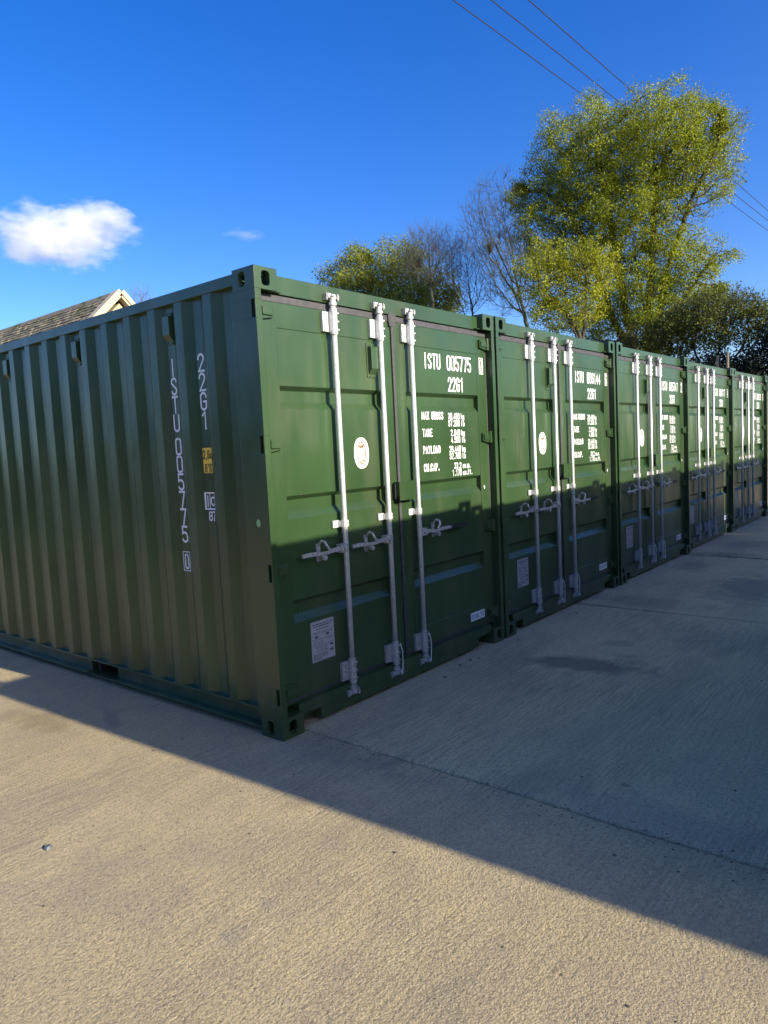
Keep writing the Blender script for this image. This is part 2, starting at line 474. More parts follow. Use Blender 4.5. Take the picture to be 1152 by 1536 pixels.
RODS = (0.612, 1.042, 1.368)
def make_container():
    root = empty('shipping_container')
    P = M['paint']
    # corner castings
    for mx in (False, True):
        for back in (False, True):
            for top in (False, True):
                casting(mx, back, top).build('corner_casting', P, root)
    # posts: an outer flange in front of the door face, cut away at the hinges
    zb, zt = 0.1185, H_ - 0.1185
    full = [(0, 0), (0.042, 0), (0.042, 0.060), (0.056, 0.070), (0.056, 0.185), (0.020, 0.200), (0, 0.200)]
    cut = [(0, 0.001), (0.042, 0.001), (0.042, 0.060), (0.056, 0.070), (0.056, 0.185), (0.020, 0.200), (0, 0.200), (0, 0.036), (0.034, 0.036), (0.034, 0.009), (0, 0.009)]
    for mx in (False, True):
        mb = MB(); z = zb
        for hz in sorted(HZ):
            a, b = hz - 0.048, hz + 0.048
            mb.prism(full, z, a); mb.prism(cut, a, b); z = b
        mb.prism(full, z, zt)
        if mx: mb.mirror(0, W_ / 2)
        mb.build('corner_post', P, root)
        mb = MB(); mb.box(0, 0.15, L_ - 0.17, L_ - 0.004, zb, zt)
        if mx: mb.mirror(0, W_ / 2)
        mb.build('rear_post', P, root)
    # header over the doors
    mb = MB()
    mb.prism([(0.050, 2.4735), (0.12, 2.4735), (0.12, 2.572), (0.050, 2.572)], 0.1625, W_ - 0.1625, 'x')
    mb.box(0.057, W_ - 0.057, 0.064, 0.12, 2.430, 2.4730)
    mb.box(0.135, 0.215, 0.030, 0.0495, 2.476, 2.484)      # little ledge beside each casting
    mb.box(W_ - 0.215, W_ - 0.135, 0.030, 0.0495, 2.476, 2.484)
    mb.build('door_header', P, root)
    # sill with the two lifting notches
    mb = MB()
    mb.box(0.1625, W_ - 0.1625, 0.030, 0.12, 0.090, 0.158)
    mb.box(0.340, W_ - 0.340, 0.033, 0.12, 0.022, 0.090)
    mb.box(0.057, W_ - 0.057, 0.062, 0.12, 0.1585, 0.186)
    mb.box(0.1625, 0.340, 0.10, 0.12, 0.03, 0.09); mb.box(W_ - 0.340, W_ - 0.1625, 0.10, 0.12, 0.03, 0.09)
    mb.build('door_sill', P, root)
    # sides, roof, rear
    for mx in (False, True):
        z0, z1 = 0.162, 2.513
        n = len(SP)
        mb = MB()
        vs = [(x, y, z0) for y, x in SP] + [(x, y, z1) for y, x in SP]
        mb.add(vs, [(i + 1, i, n + i, n + i + 1) for i in range(n - 1)])
        mb.add([(0.075, 0.2, z0), (0.075, 5.88, z0), (0.075, 5.88, z1), (0.075, 0.2, z1)], [(0, 1, 2, 3)])
        if mx: mb.mirror(0, W_ / 2)
        mb.build('side_panel', P, root)
        mb = MB()
        mb.box(0.0, 0.06, 0.1785, L_ - 0.1785, 2.513, 2.573)
        if mx: mb.mirror(0, W_ / 2)
        mb.build('top_rail', P, root)
        mb = MB()
        segs = [(0.1785, 1.80), (2.16, 3.90), (4.26, L_ - 0.1785)]
        mb.box(0.004, 0.07, 0.1785, L_ - 0.1785, 0.150, 0.1615)
        for a, b in segs:
            mb.box(0.056, 0.068, a, b, 0.052, 0.150)
            mb.box(0.002, 0.0555, a, b, 0.040, 0.052)
            mb.box(0.0685, 0.40, a, a + 0.008, 0.040, 0.150); mb.box(0.0685, 0.40, b - 0.008, b, 0.040, 0.150)
        for a in (1.80, 3.90):
            mb.box(0.010, 0.40, a + 0.0005, a + 0.3595, 0.036, 0.042)
        # weld beads where the corrugations meet the rail
        for (ya, xa), (yb, xb) in zip(SP[:-1], SP[1:]):
            mb.tube((xa - 0.002, ya, 0.163), (xb - 0.002, yb, 0.163), 0.004, n=5)
        if mx: mb.mirror(0, W_ / 2)
        mb.build('bottom_rail', P, root)
    mb = MB()
    n = 0
    ys = [0.13]
    y = 0.2
    prof = []
    while y < 5.85:
        prof += [(y, 2.566), (y + 0.02, 2.553), (y + 0.11, 2.553), (y + 0.13, 2.566)]
        y += 0.209
    prof = [(0.121, 2.566)] + prof + [(5.95, 2.566)]
    n = len(prof)
    mb.add([(0.061, a, b) for a, b in prof] + [(W_ - 0.061, a, b) for a, b in prof], [(n + i, n + i + 1, i + 1, i) for i in range(n - 1)])
    mb.add([(0.061, a, b - 0.03) for a, b in prof] + [(W_ - 0.061, a, b - 0.03) for a, b in prof], [(i, i + 1, n + i + 1, n + i) for i in range(n - 1)])
    mb.build('roof_panel', P, root)
    mb = MB()
    prof = []
    x = 0.16
    while x < W_ - 0.30:
        prof += [(x, 0.030), (x + 0.1, 0.030), (x + 0.15, 0.07), (x + 0.22, 0.07)]
        x += 0.27
    prof += [(W_ - 0.155, 0.030)]
    n = len(prof)
    mb.add([(a, L_ - b, 0.16) for a, b in prof] + [(a, L_ - b, 2.5) for a, b in prof], [(i + 1, i, n + i, n + i + 1) for i in range(n - 1)])
    mb.box(0.165, W_ - 0.165, L_ - 0.12, L_ - 0.02, 2.501, 2.57)
    mb.box(0.165, W_ - 0.165, L_ - 0.12, L_ - 0.02, 0.03, 0.1595)
    mb.build('rear_panel', P, root)
    mb = MB(); mb.box(0.08, W_ - 0.08, 0.125, L_ - 0.13, 0.12, 0.15)
    y = 0.4
    while y < 5.7:
        mb.box(0.08, W_ - 0.08, y, y + 0.04, 0.045, 0.119); y += 0.42
    mb.build('floor_frame', M['under'], root)
    # ---- doors
    ld = MB()
    zb, zt = 0.188, 2.428
    groove_sheet(ld, 0.186, 1.072, 0.330, 2.290, DY)
    for a, b in ((0.062, 0.186), (1.072, 1.192)): ld.box(a, b, DY - 0.002, DY + 0.05, zb, zt)
    ld.box(0.186, 1.072, DY - 0.003, DY + 0.05, 2.290, zt); ld.box(0.186, 1.072, DY - 0.003, DY + 0.05, zb, 0.330)
    ldo = ld.build('left_door', P, root)
    rd = MB()
    groove_sheet(rd, 1.338, 2.252, 0.330, 2.290, DY)
    for a, b in ((1.222, 1.338), (2.252, 2.376)): rd.box(a, b, DY - 0.002, DY + 0.05, zb, zt)
    rd.box(1.338, 2.252, DY - 0.003, DY + 0.05, 2.290, zt); rd.box(1.338, 2.252, DY - 0.003, DY + 0.05, zb, 0.330)
    rdo = rd.build('right_door', P, root)
    for zc in HZ:
        hinge(0.062, zc, 1).build('hinge', P, ldo)
        hinge(2.376, zc, -1).build('hinge', P, rdo)
    # gaskets
    g = MB()
    g.box(0.052, 1.1945, DY - 0.006, DY + 0.004, 2.4285, 2.4640)
    g.box(0.0445, 0.0615, DY - 0.002, DY + 0.02, zb, 2.4280)
    g.box(0.062, 1.192, DY - 0.004, DY + 0.02, zb - 0.012, zb - 0.0005)
    g.build('door_gasket', M['gasket'], ldo)
    g = MB()
    g.box(1.2195, W_ - 0.052, DY - 0.006, DY + 0.004, 2.4285, 2.4640)
    g.box(2.3765, 2.3905, DY - 0.002, DY + 0.02, zb, 2.4280)
    g.box(1.222, 2.376, DY - 0.004, DY + 0.02, zb - 0.012, zb - 0.0005)
    g.box(1.1945, 1.2195, DY - 0.012, DY + 0.02, zb - 0.01, 2.476)
    g.prism([(2.395, 1.176), (2.395, 1.232), (2.462, 1.250), (2.478, 1.238), (2.478, 1.178), (2.462, 1.166)], DY - 0.016, DY - 0.0065, 'y')
    g.build('door_gasket', M['gasket'], rdo)
    # ---- lock rods with their fittings
    for i, x in enumerate(RODS):
        yc = 0.016
        rb = MB(); rb.smooth = True
        rb.tube((x, yc, 0.105), (x, yc, 2.492), 0.0165, n=16)
        rod = rb.build('lock_rod', M['zinc'], root)
        for (za, zb2, up) in ((2.296, 2.424, 1), (0.176, 0.304, -1)):
            b = MB()
            b.box(x - 0.072, x - 0.020, DY - 0.022, DY - 0.0035, za + 0.006, zb2 - 0.006)
            b.box(x - 0.0195, x + 0.022, yc + 0.012, DY - 0.0125, za + 0.002, zb2 - 0.002)
            b.tube((x, yc, za - 0.012), (x, yc, zb2 + 0.012), 0.0235, n=14)
            for zz in (za + 0.016, (za + zb2) / 2, zb2 - 0.016):
                b.tube((x - 0.058, DY - 0.029, zz), (x - 0.058, DY - 0.0225, zz), 0.0065, n=6)
                b.tube((x + 0.016, yc - 0.024, zz), (x + 0.026, yc - 0.010, zz), 0.005, n=6)
            b.build('rod_bracket', M['zinc'] if up > 0 else M['zinc_cast'], rod)  # lower fittings take the darker zinc, their shade put into the colour
            c = MB()
            zk = 2.455 if up > 0 else 0.145
            s = up
            c.tube((x, yc, zk), (x, yc, zk + s * 0.018), 0.024, n=12)
            c.tube((x, yc, zk + s * 0.018), (x, yc, zk + s * 0.048), 0.0185, n=12)
            z0, z1 = sorted((zk + s * 0.030, zk + s * 0.066))
            c.box(x + 0.004, x + 0.036, yc - 0.006, yc + 0.016, z0 + 0.010, z1 - 0.008)
            c.box(x - 0.038, x - 0.012, yc - 0.004, yc + 0.032, z0 + 0.012, z1 + 0.002)
            c.box(x - 0.022, x + 0.003, yc - 0.024, yc + 0.004, z0 + 0.018, z1 - 0.006)
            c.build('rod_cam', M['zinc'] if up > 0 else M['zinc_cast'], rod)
            k = MB()
            ky = 0.0495 if up > 0 else 0.0295
            k.box(x - 0.046, x - 0.038, yc + 0.002, ky + 0.0, z0, z1 + 0.004)
            k.box(x + 0.041, x + 0.049, yc - 0.004, ky + 0.0, z0, z1 + 0.004)
            k.box(x - 0.037, x + 0.040, ky - 0.008, ky - 0.0005, z0 + 0.002, z1 + 0.004)
            k.box(x + 0.028, x + 0.040, yc - 0.018, yc - 0.0065, z0 + 0.004, z1 - 0.006)
            k.build('cam_keeper', M['zinc_cast'], rod)
        b = MB()
        b.box(x - 0.072, x - 0.014, DY - 0.012, DY - 0.0035, 1.132, 1.176)
        b.box(x - 0.022, x + 0.022, yc + 0.010, DY - 0.0125, 1.136, 1.172)
        b.tube((x, yc, 1.132), (x, yc, 1.176), 0.0225, n=12)
        b.box(x + 0.018, x + 0.034, yc - 0.004, yc + 0.012, 1.138, 1.150); b.box(x + 0.018, x + 0.034, yc - 0.004, yc + 0.012, 1.158, 1.170)
        b.build('rod_guide', M['zinc'], rod)
        # handle with hub, flat arm
        s = 1 if i == 2 else -1
        z = 1.008
        h = MB()
        h.box(min(x, x + s * 0.060), max(x, x + s * 0.060), yc - 0.024, yc + 0.024, z - 0.025, z + 0.025)
        h.tube((x + s * 0.034, yc - 0.038, z), (x + s * 0.034, yc + 0.032, z), 0.013, n=10)
        xs = [0.045, 0.12, 0.17, 0.22, 0.30, 0.375]
        hs = [0.015, 0.011, 0.009, 0.009, 0.012, 0.010]
        dz = [0.0, -0.002, -0.010, -0.008, -0.002, -0.004]
        vs = []
        for a, hh, dd in zip(xs, hs, dz):
            for yy in (-0.012, 0.002):
                vs += [(x + s * a, yc + yy, z + dd - hh), (x + s * a, yc + yy, z + dd + hh)]
        fs = []
        for j in range(len(xs) - 1):
            o = 4 * j
            q = [(o, o + 4, o + 5, o + 1), (o + 3, o + 7, o + 6, o + 2), (o + 1, o + 5, o + 7, o + 3), (o + 2, o + 6, o + 4, o)]
            fs += q
        o = 4 * (len(xs) - 1)
        fs += [(0, 1, 3, 2), (o + 1, o, o + 2, o + 3)]
        if s < 0: fs = [tuple(reversed(f)) for f in fs]
        h.add(vs, fs)
        h.shift((-x, -yc, -z)); ho = h.build('rod_handle', M['zinc_cast'], rod); ho.location = (x, yc, z)
        if i == 2:
            k = MB(); k.box(x + 0.378, x + 0.60, yc - 0.002, yc + 0.016, z - 0.020, z + 0.006)
            k.build('handle_grip', M['black'], rod)
        # catch that keeps the handle
        xc = x + s * 0.205
        c = MB()
        c.box(xc - 0.016, xc + 0.016, DY - 0.010, DY - 0.0035, z - 0.058, z + 0.048)
        c.box(xc - 0.013, xc + 0.013, 0.020, DY - 0.0105, z - 0.040, z - 0.024)
        c.tube((xc, 0.012, z - 0.034), (xc, -0.010, z - 0.034), 0.015, n=12)
        c.path([(xc, DY - 0.012, z + 0.040), (xc, 0.020, z + 0.066), (xc, -0.008, z + 0.060), (xc - s * 0.006, -0.018, z + 0.036), (xc - s * 0.030, -0.016, z + 0.010)], 0.0075, 8)
        c.build('handle_catch', M['zinc_cast'], rod)
        if i > 0:      # thin wire seal looped round the foot of the rod
            pts = [(x + 0.028, yc - 0.02, 0.300), (x + 0.046, yc - 0.022, 0.24), (x + 0.048, yc - 0.020, 0.17), (x + 0.042, yc - 0.02, 0.12), (x + 0.026, yc - 0.03, 0.095), (x + 0.010, yc - 0.026, 0.12)]
            MB().path(pts, 0.003, 5).build('wire_seal', M['white'], rod)
    # lock box across the door joint
    b = MB()
    x0, x1, z0, z1 = 1.148, 1.330, 1.246, 1.372
    b.box(x0, x1, 0.001, 0.006, z0, z1)
    b.box(x0, x0 + 0.005, 0.0065, DY - 0.0135, z0 + 0.03, z1); b.box(x1 - 0.005, x1, 0.0065, DY - 0.0035, z0, z1)
    b.box(x0 + 0.0055, x1 - 0.0055, 0.0065, DY - 0.0135, z1 - 0.006, z1 - 0.0005)
    b.build('lock_box', P, rdo)
    b = MB()
    b.box(x0 - 0.012, x0 - 0.001, 0.030, DY - 0.0035, z0 + 0.012, z1 - 0.012)  # near-black block standing in for the lock box's unlit left side
    b.build('lock_box_shade', M['under'], ldo); b = MB()
    b.tube((x0 + 0.03, 0.03, z0 + 0.024), (x0 + 0.03, 0.03, z0 - 0.022), 0.005, n=8)
    b.build('lock_box_pin', M['under'], rdo)
    # ventilators
    b = MB(); vent_box(b, 'x', 0.992, 2.052, 2.268, DY)
    b.build('ventilator', P, ldo)
    for yc in (0.838, 1.950, 3.062, 4.174):
        b = MB(); vent_box(b, 'y', yc, 2.285, 2.475, 0.042, 0.066, 0.032)
        b.build('ventilator', P, root)
    # ---- stickers and small print
    b = MB(); b.prism([(z, x) for x, z in ellipse_pts(0.848, 1.575, 0.070, 0.098)], DY - 0.0022, DY - 0.0008, 'y')
    badge = b.build('oval_badge', M['white'], ldo)
    b = MB()
    e = front_emit(DY - 0.0022)
    stroke(b, ellipse_pts(0.848, 1.575, 0.037, 0.066) + ellipse_pts(0.848, 1.575, 0.037, 0.066)[:1], 0.009, e, 0)
    rr = random.Random(3)
    for k in range(16):
        a = 0.848 + rr.uniform(-.026, .02); c_ = 1.575 + rr.uniform(-.056, .05)
        stroke(b, [(a, c_), (a + rr.uniform(.004, .014), c_ + rr.uniform(-.01, .01))], 0.006, e, 1 + k % 3)
    for k in range(3): stroke(b, [(0.828, 1.622 - k * .006), (0.862, 1.622 - k * .006)], 0.0055, e, 2)
    b.build('badge_emblem', M['brown_ink'], badge)
    b = MB(); b.box(0.312, 0.506, DY - 0.0035, DY - 0.001, 0.355, 0.596)
    pl = b.build('data_plate', M['plate'], ldo)
    b = MB(); e = front_emit(DY - 0.0035)
    rr = random.Random(5)
    def line(x0, x1, z, t):
        x = x0
        while x < x1:
            w = rr.uniform(0.005, 0.022); stroke(b, [(x, z), (min(x + w, x1), z)], t, e, 0); x += w + 0.005 + t
    for (a, c_, z, t) in ((.328, .492, .578, .006), (.338, .480, .565, .006), (.352, .464, .548, .005), (.322, .498, .530, .0025), (.330, .49, .522, .003), (.322, .498, .487, .003), (.33, .41, .473, .003), (.33, .40, .466, .003), (.43, .49, .478, .003), (.322, .498, .455, .003), (.34, .46, .445, .003), (.35, .45, .436, .003), (.36, .44, .425, .003), (.35, .45, .415, .003)):
        line(a, c_, z, t)
    for k in range(6):
        line(.322, .388, .400 - k * .0068, .0032)
        if k < 4: line(.398, .455 - k * .006, .400 - k * .0068, .0032)
    for (a, c_) in ((.352, .503), (.446, .508), (.478, .438), (.478, .404)):
        stroke(b, [(a - .006, c_), (a + .006, c_)], .014, e, 1)
    b.build('plate_print', M['plate_ink'], pl)
    b = MB(); b.box(2.030, 2.228, DY - 0.0052, DY - 0.0035, 0.226, 0.290)
    st = b.build('name_sticker', M['white'], rdo)
    b = MB(); word(b, 'CIMC', 2.044, 0.243, 0.030, 0.016, 0.0055, front_emit(DY - 0.0052), 0.0265)
    word(b, 'YS', 2.165, 0.240, 0.038, 0.018, 0.0055, front_emit(DY - 0.0052), 0.029)
    b.build('sticker_print', M['blue_ink'], st)
    # data on the right door
    e = front_emit(DY)
    for lab, z in (('MAX GROSS', 1.790), ('TARE', 1.668), ('PAYLOAD', 1.548), ('CU.CAP.', 1.422)):
        b = MB(); word(b, lab, 1.512, z, 0.048, 0.0190, 0.0088, e, 0.0305); b.build('weight_caption', M['white'], rdo)
    for va, vb, z in (('30.480 kg', '67.200 lb', 1.790), ('2.040 kg', '4.500 lb', 1.668), ('28.440 kg', '62.700 lb', 1.548), ('33.2 cu.m.', '1.170 cu.ft.', 1.422)):
        for k, v in enumerate((va, vb)):
            num, unit = v.split(' ')
            wd = sum(0.0275 * (0.62 if c in '.' else 1) for c in num)
            b = MB(); word(b, num, 1.992 - wd, z - 0.052 * k, 0.042, 0.0175, 0.0068, e, 0.0275)
            word(b, unit, 2.006, z - 0.052 * k, 0.038, 0.017, 0.0068, e, 0.0255)
            b.build('weight_figure', M['white'], rdo)
    b = MB(); e = front_emit(DY)
    word(b, '22G1', 1.858, 1.997, 0.094, 0.034, 0.0135, e, 0.0535)
    b.build('type_lettering', M['white'], rdo)
    # small round spots on the doors
    b = MB(); b.prism([(z, x) for x, z in ellipse_pts(2.300, 1.255, 0.008, 0.014)], DY - 0.004, DY - 0.0025, 'y')
    b.build('round_spot', M['white'], rdo)
    return root, ldo, rdo

def ellipse_pts(cx, cz, rx, rz, n=28):
    return [(cx + rx * math.copysign(abs(math.cos(t)) ** .85, math.cos(t)), cz + rz * math.copysign(abs(math.sin(t)) ** .85, math.sin(t)))
            for t in [2 * math.pi * k / n for k in range(n)]]

def number_front(rdo, num, chk):
    e = front_emit(DY)
    b = MB(); word(b, 'ISTU', 1.562, 2.150, 0.098, 0.034, 0.0135, e, 0.0535); b.build('owner_lettering', M['white'], rdo)
    b = MB(); word(b, num, 1.852, 2.150, 0.098, 0.036, 0.0135, e, 0.0555); b.build('serial_number', M['white'], rdo)
    e2 = front_emit(DY - 0.002)
    b = MB(); stroke(b, [(2.286, 2.140), (2.286, 2.262), (2.342, 2.262), (2.342, 2.140), (2.286, 2.140)], 0.0045, e2, 0)
    word(b, chk, 2.301, 2.152, 0.098, 0.028, 0.0095, e2, 0.05)
    b.build('check_digit', M['white'], rdo)

def number_side(root, num, chk):
    b = MB()
    cy = 0.838
    for k, ch in enumerate('ISTU'):
        word(b, ch, -cy - 0.026, 2.200 - 0.100 - 0.1115 * k, 0.096, 0.050, 0.013, side_emit)
    b.build('side_owner_lettering', M['white'], root); b = MB()
    for k, ch in enumerate(num):
        word(b, ch, -cy - 0.026, 1.722 - 0.098 - 0.1085 * k, 0.094, 0.050, 0.013, side_emit)
    b.build('side_serial_number', M['white'], root); b = MB()
    word(b, chk, -cy - 0.016, 0.915, 0.086, 0.032, 0.011, side_emit)
    stroke(b, [(-cy - 0.034, 0.900), (-cy - 0.034, 1.018), (-cy + 0.034, 1.018), (-cy + 0.034, 0.900), (-cy - 0.034, 0.900)], 0.005, side_emit, 3)
    b.build('side_check_digit', M['white'], root)
    b = MB()
    cy = 0.556
    for k, ch in enumerate('22G1'):
        word(b, ch, -cy - 0.026, 2.200 - 0.100 - 0.1115 * k, 0.096, 0.050, 0.013, side_emit)
    b.build('side_type_lettering', M['white'], root); b = MB()
    # framed combined-transport mark and its number
    def ln(pts, t=0.010, k=0): stroke(b, pts, t, side_emit, k)
    y0, y1, z0, z1 = 0.602, 0.507, 1.290, 1.386
    ln([(-y0, z0), (-y0, z1), (-y1, z1), (-y1, z0), (-y0, z0)], 0.009, 0)
    ln([(-y0 + 0.040, z0 + 0.006), (-y0 + 0.040, z1 - 0.006)], 0.007, 1)
    word(b, 'i', -y0 + 0.012, z0 + 0.016, 0.064, 0.018, 0.010, side_emit)
    ln([(-y1 - 0.008, z0 + 0.064)] + [(-0.533 + 0.018 * math.cos(R(t)), 1.336 + 0.024 * math.sin(R(t))) for t in range(40, 330, 24)], 0.010, 2)
    b.build('framed_mark', M['white'], root); b = MB()
    word(b, '87', -0.578, 1.222, 0.050, 0.026, 0.009, side_emit, 0.036)
    b.build('mark_number', M['white'], root)
    # yellow height label follows the folds of the sheet
    b = MB()
    ys = [0.600, 0.595, 0.560, 0.525, 0.500]
    for a, c in zip(ys[:-1], ys[1:]):
        xa, xb = side_x(a) - 0.001, side_x(c) - 0.001
        b.add([(xa, a, 1.500), (xb, c, 1.500), (xb, c, 1.652), (xa, a, 1.652)], [(0, 1, 2, 3)])
    lab = b.build('height_label', M['yellow'], root)
    b = MB()
    em = lambda a, bb, k: (side_x(-a) - 0.0022 - 0.0003 * k, -a, bb)
    word(b, '2,6m', -0.594, 1.588, 0.048, 0.0155, 0.006, em, 0.0255)
    word(b, "8'6\"", -0.584, 1.512, 0.044, 0.0155, 0.006, em, 0.0255)
    stroke(b, [(-0.599, 1.501), (-0.599, 1.651)], 0.003, em, 3)
    stroke(b, [(-0.596, 1.5025), (-0.504, 1.5025)], 0.003, em, 2)
    b.build('label_print', M['ink'], lab)
    b = MB(); b.smooth = False
    n = 20
    vs = [(-0.0012, 0.090 + 0.017 * math.cos(2 * math.pi * k / n), 1.221 + 0.022 * math.sin(2 * math.pi * k / n)) for k in range(n)]
    b.add(vs, [tuple(range(n - 1, -1, -1))])
    b.build('round_spot', M['green_spot'], root)  # small pale green disc on the side of the post

PITCH = 2.455
first, ldo, rdo = make_container()
KIDS = tree_kids()
data = [('005775', '0'), ('006144', '6'), ('005747', '2'), ('006117', '4'), ('006120', '9')]
offs = [0.0, -0.008, -0.018, 0.020, 0.028]
labels = ['corner container nearest the camera, its whole corrugated long side showing',
          'second green container from the near corner, numbered 006144',
          'third green container from the near corner, numbered 005747',
          'fourth green container from the near corner, numbered 006117',
          'last green container at the far right end of the row']
for i in range(5):
    if i == 0:
        c = first
        number_front(rdo, *data[0])
    else:
        c = copy_tree(first)
        kd = [o for o in bpy.data.objects if o.parent == c and o.name.startswith('right_door')]
        number_front(kd[0], *data[i])
    if i:
        for rd_ in [o for o in bpy.data.objects if o.parent == c and o.name.startswith('lock_rod')]:
            for h_ in [o for o in bpy.data.objects if o.parent == rd_ and o.name.startswith('rod_handle')]:
                h_.rotation_euler = (0, R(rng.uniform(-2.5, 2.5)), 0)
    c.location = (i * PITCH, offs[i], 0)
    c.rotation_euler = (0, 0, R((0, 0.06, -0.05, 0.08, 0.0)[i]))
    tag(c, labels[i], 'shipping container', 'green shipping containers standing side by side in a row')
number_side(first, *data[0])

# the facing row, behind the camera's right shoulder: its shadow falls on the yard and the doors
OPP_Y = -(2.572 - 1.150) / 0.42
OX = -0.073
YAW = R(2.69)                               # these stand slightly askew to the yard
opp_x = (0, 2.450, 4.900, 7.350, 9.90, 12.35)
opp_labels = ['nearest container of the facing row, its end casting the shadow edge on the yard'] + [w + ' container beyond the nearest one of the facing row' for w in ('first', 'second', 'third', 'fourth', 'fifth')]
for i in range(6):
    c = copy_tree(first, skip=('wire_seal', 'plate_print', 'badge_emblem', 'owner_lettering', 'serial_number', 'check_digit', 'height_label', 'round_spot'))
    c.location = (OX + W_ * math.cos(YAW) + opp_x[i], OPP_Y - 0.06 + W_ * math.sin(YAW), 0)
    c.rotation_euler = (0, 0, math.pi + YAW)
    tag(c, opp_labels[i], 'shipping container', 'green shipping containers of the facing row')

# ------------------------------------------------------------ ground
def mat_concrete():
    mt, nt, b = new_mat('brushed_concrete')
    pos = nt.nodes.new('ShaderNodeNewGeometry').outputs['Position']
    big = noise_n(nt, pos, 0.7, 5, 0.6, 0.6)
    mid = noise_n(nt, pos, 5.0, 6, 0.65)
    fine = noise_n(nt, pos, 110, 4, 0.75)
    c = mixc(nt, ramp(nt, big, [(0.3, 0.0), (0.7, 1.0)]), (0.555, 0.432, 0.208), (0.655, 0.515, 0.256))
    c = mixc(nt, mathn(nt, 'MULTIPLY', ramp(nt, mid, [(0.35, 1.0), (0.62, 0.0)]), 0.35), c, (0.30, 0.25, 0.19))
    c = mixc(nt, mathn(nt, 'MULTIPLY', ramp(nt, fine, [(0.35, 1.0), (0.5, 0.0)]), 0.35), c, (0.20, 0.17, 0.13))
    # bays past the first joint: slightly paler, lightened further to lift their shade
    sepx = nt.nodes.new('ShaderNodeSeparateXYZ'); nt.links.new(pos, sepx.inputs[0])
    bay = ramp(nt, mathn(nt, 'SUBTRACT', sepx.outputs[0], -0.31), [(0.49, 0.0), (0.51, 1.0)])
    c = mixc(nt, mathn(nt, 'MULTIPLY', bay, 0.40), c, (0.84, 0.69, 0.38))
    # sand grains and pale aggregate
    vo = nt.nodes.new('ShaderNodeTexVoronoi'); vo.inputs['Scale'].default_value = 150; nt.links.new(pos, vo.inputs['Vector'])
    seps = nt.nodes.new('ShaderNodeSeparateColor'); nt.links.new(vo.outputs['Color'], seps.inputs[0])
    grain = mathn(nt, 'MULTIPLY', ramp(nt, vo.outputs['Distance'], [(0.25, 1.0), (0.45, 0.0)]), ramp(nt, seps.outputs[0], [(0.80, 0.0), (0.84, 1.0)]))
    c = mixc(nt, mathn(nt, 'MULTIPLY', grain, 0.55), c, (0.62, 0.56, 0.47))
    dk = mathn(nt, 'MULTIPLY', ramp(nt, vo.outputs['Distance'], [(0.25, 1.0), (0.45, 0.0)]), ramp(nt, seps.outputs[1], [(0.86, 0.0), (0.9, 1.0)]))
    c = mixc(nt, mathn(nt, 'MULTIPLY', dk, 0.6), c, (0.12, 0.10, 0.085))
    # stains that belong to the slab
    def spot(cx, cy, rx, ry, rot=0.0, soft=0.6, dist=0.6):
        mp = nt.nodes.new('ShaderNodeMapping'); mp.vector_type = 'TEXTURE'
        mp.inputs['Location'].default_value = (cx, cy, 0); mp.inputs['Rotation'].default_value = (0, 0, R(rot)); mp.inputs['Scale'].default_value = (rx, ry, 1)
        nt.links.new(pos, mp.inputs['Vector'])
        ln = nt.nodes.new('ShaderNodeVectorMath'); ln.operation = 'LENGTH'
        nt.links.new(mp.outputs[0], ln.inputs[0])
        d = mathn(nt, 'ADD', ln.outputs['Value'], mathn(nt, 'MULTIPLY', mathn(nt, 'SUBTRACT', mid, 0.5), dist * 3))
        return ramp(nt, d, [(1.0 - soft, 1.0), (1.0, 0.0)])
    for (cx, cy, rx, ry, rot, col, amt) in (
        (2.12, -0.80, 0.24, 0.55, 12, (0.12, 0.115, 0.08), 0.85),
        (2.75, -0.83, 0.13, 0.17, 0, (0.18, 0.17, 0.13), 0.5),
        (2.45, -0.98, 0.07, 0.12, 0, (0.18, 0.17, 0.13), 0.4),
        (5.3, -1.25, 0.9, 0.55, 0, (0.14, 0.14, 0.12), 0.7),
        (4.25, -0.45, 0.30, 0.7, 0, (0.16, 0.15, 0.12), 0.45),
        (0.53, -1.72, 0.022, 0.03, 0, (0.14, 0.09, 0.05), 0.7),
        (-0.62, 1.55, 0.14, 0.42, 4, (0.28, 0.21, 0.07), 0.7),
        (-0.35, 1.2, 0.06, 0.22, -20, (0.20, 0.18, 0.12), 0.6),
        (-1.20, -1.05, 0.07, 0.06, 0, (0.26, 0.24, 0.19), 0.45),
        (-1.02, -1.02, 0.06, 0.05, 0, (0.28, 0.25, 0.20), 0.35),
        (-0.9, -0.55, 0.35, 0.22, 20, (0.32, 0.27, 0.18), 0.25),
        (-1.3, -0.45, 0.25, 0.35, -20, (0.32, 0.27, 0.18), 0.25),
        (0.05, -0.45, 0.12, 0.6, 0, (0.30, 0.25, 0.16), 0.5),
        (0.30, -1.95, 0.20, 0.9, 0, (0.22, 0.21, 0.20), 0.35),
        (3.2, -1.8, 0.5, 0.8, 0, (0.24, 0.22, 0.19), 0.4),
        (8.4, -0.5, 0.5, 0.5, 0, (0.14, 0.13, 0.11), 0.5),
        (7.20, -1.8, 0.09, 2.2, 0, (0.10, 0.095, 0.04), 0.85), (7.35, -0.4, 0.25, 0.5, 0, (0.14, 0.12, 0.07), 0.6),
        (3.90, 0.0, 0.05, 1.2, 0, (0.16, 0.14, 0.08), 0.6), (6.4, -0.35, 0.5, 0.22, 15, (0.16, 0.15, 0.12), 0.5), (9.5, -0.9, 0.35, 0.35, 0, (0.15, 0.14, 0.12), 0.6)):
        c = mixc(nt, mathn(nt, 'MULTIPLY', spot(cx, cy, rx, ry, rot), amt), c, col)
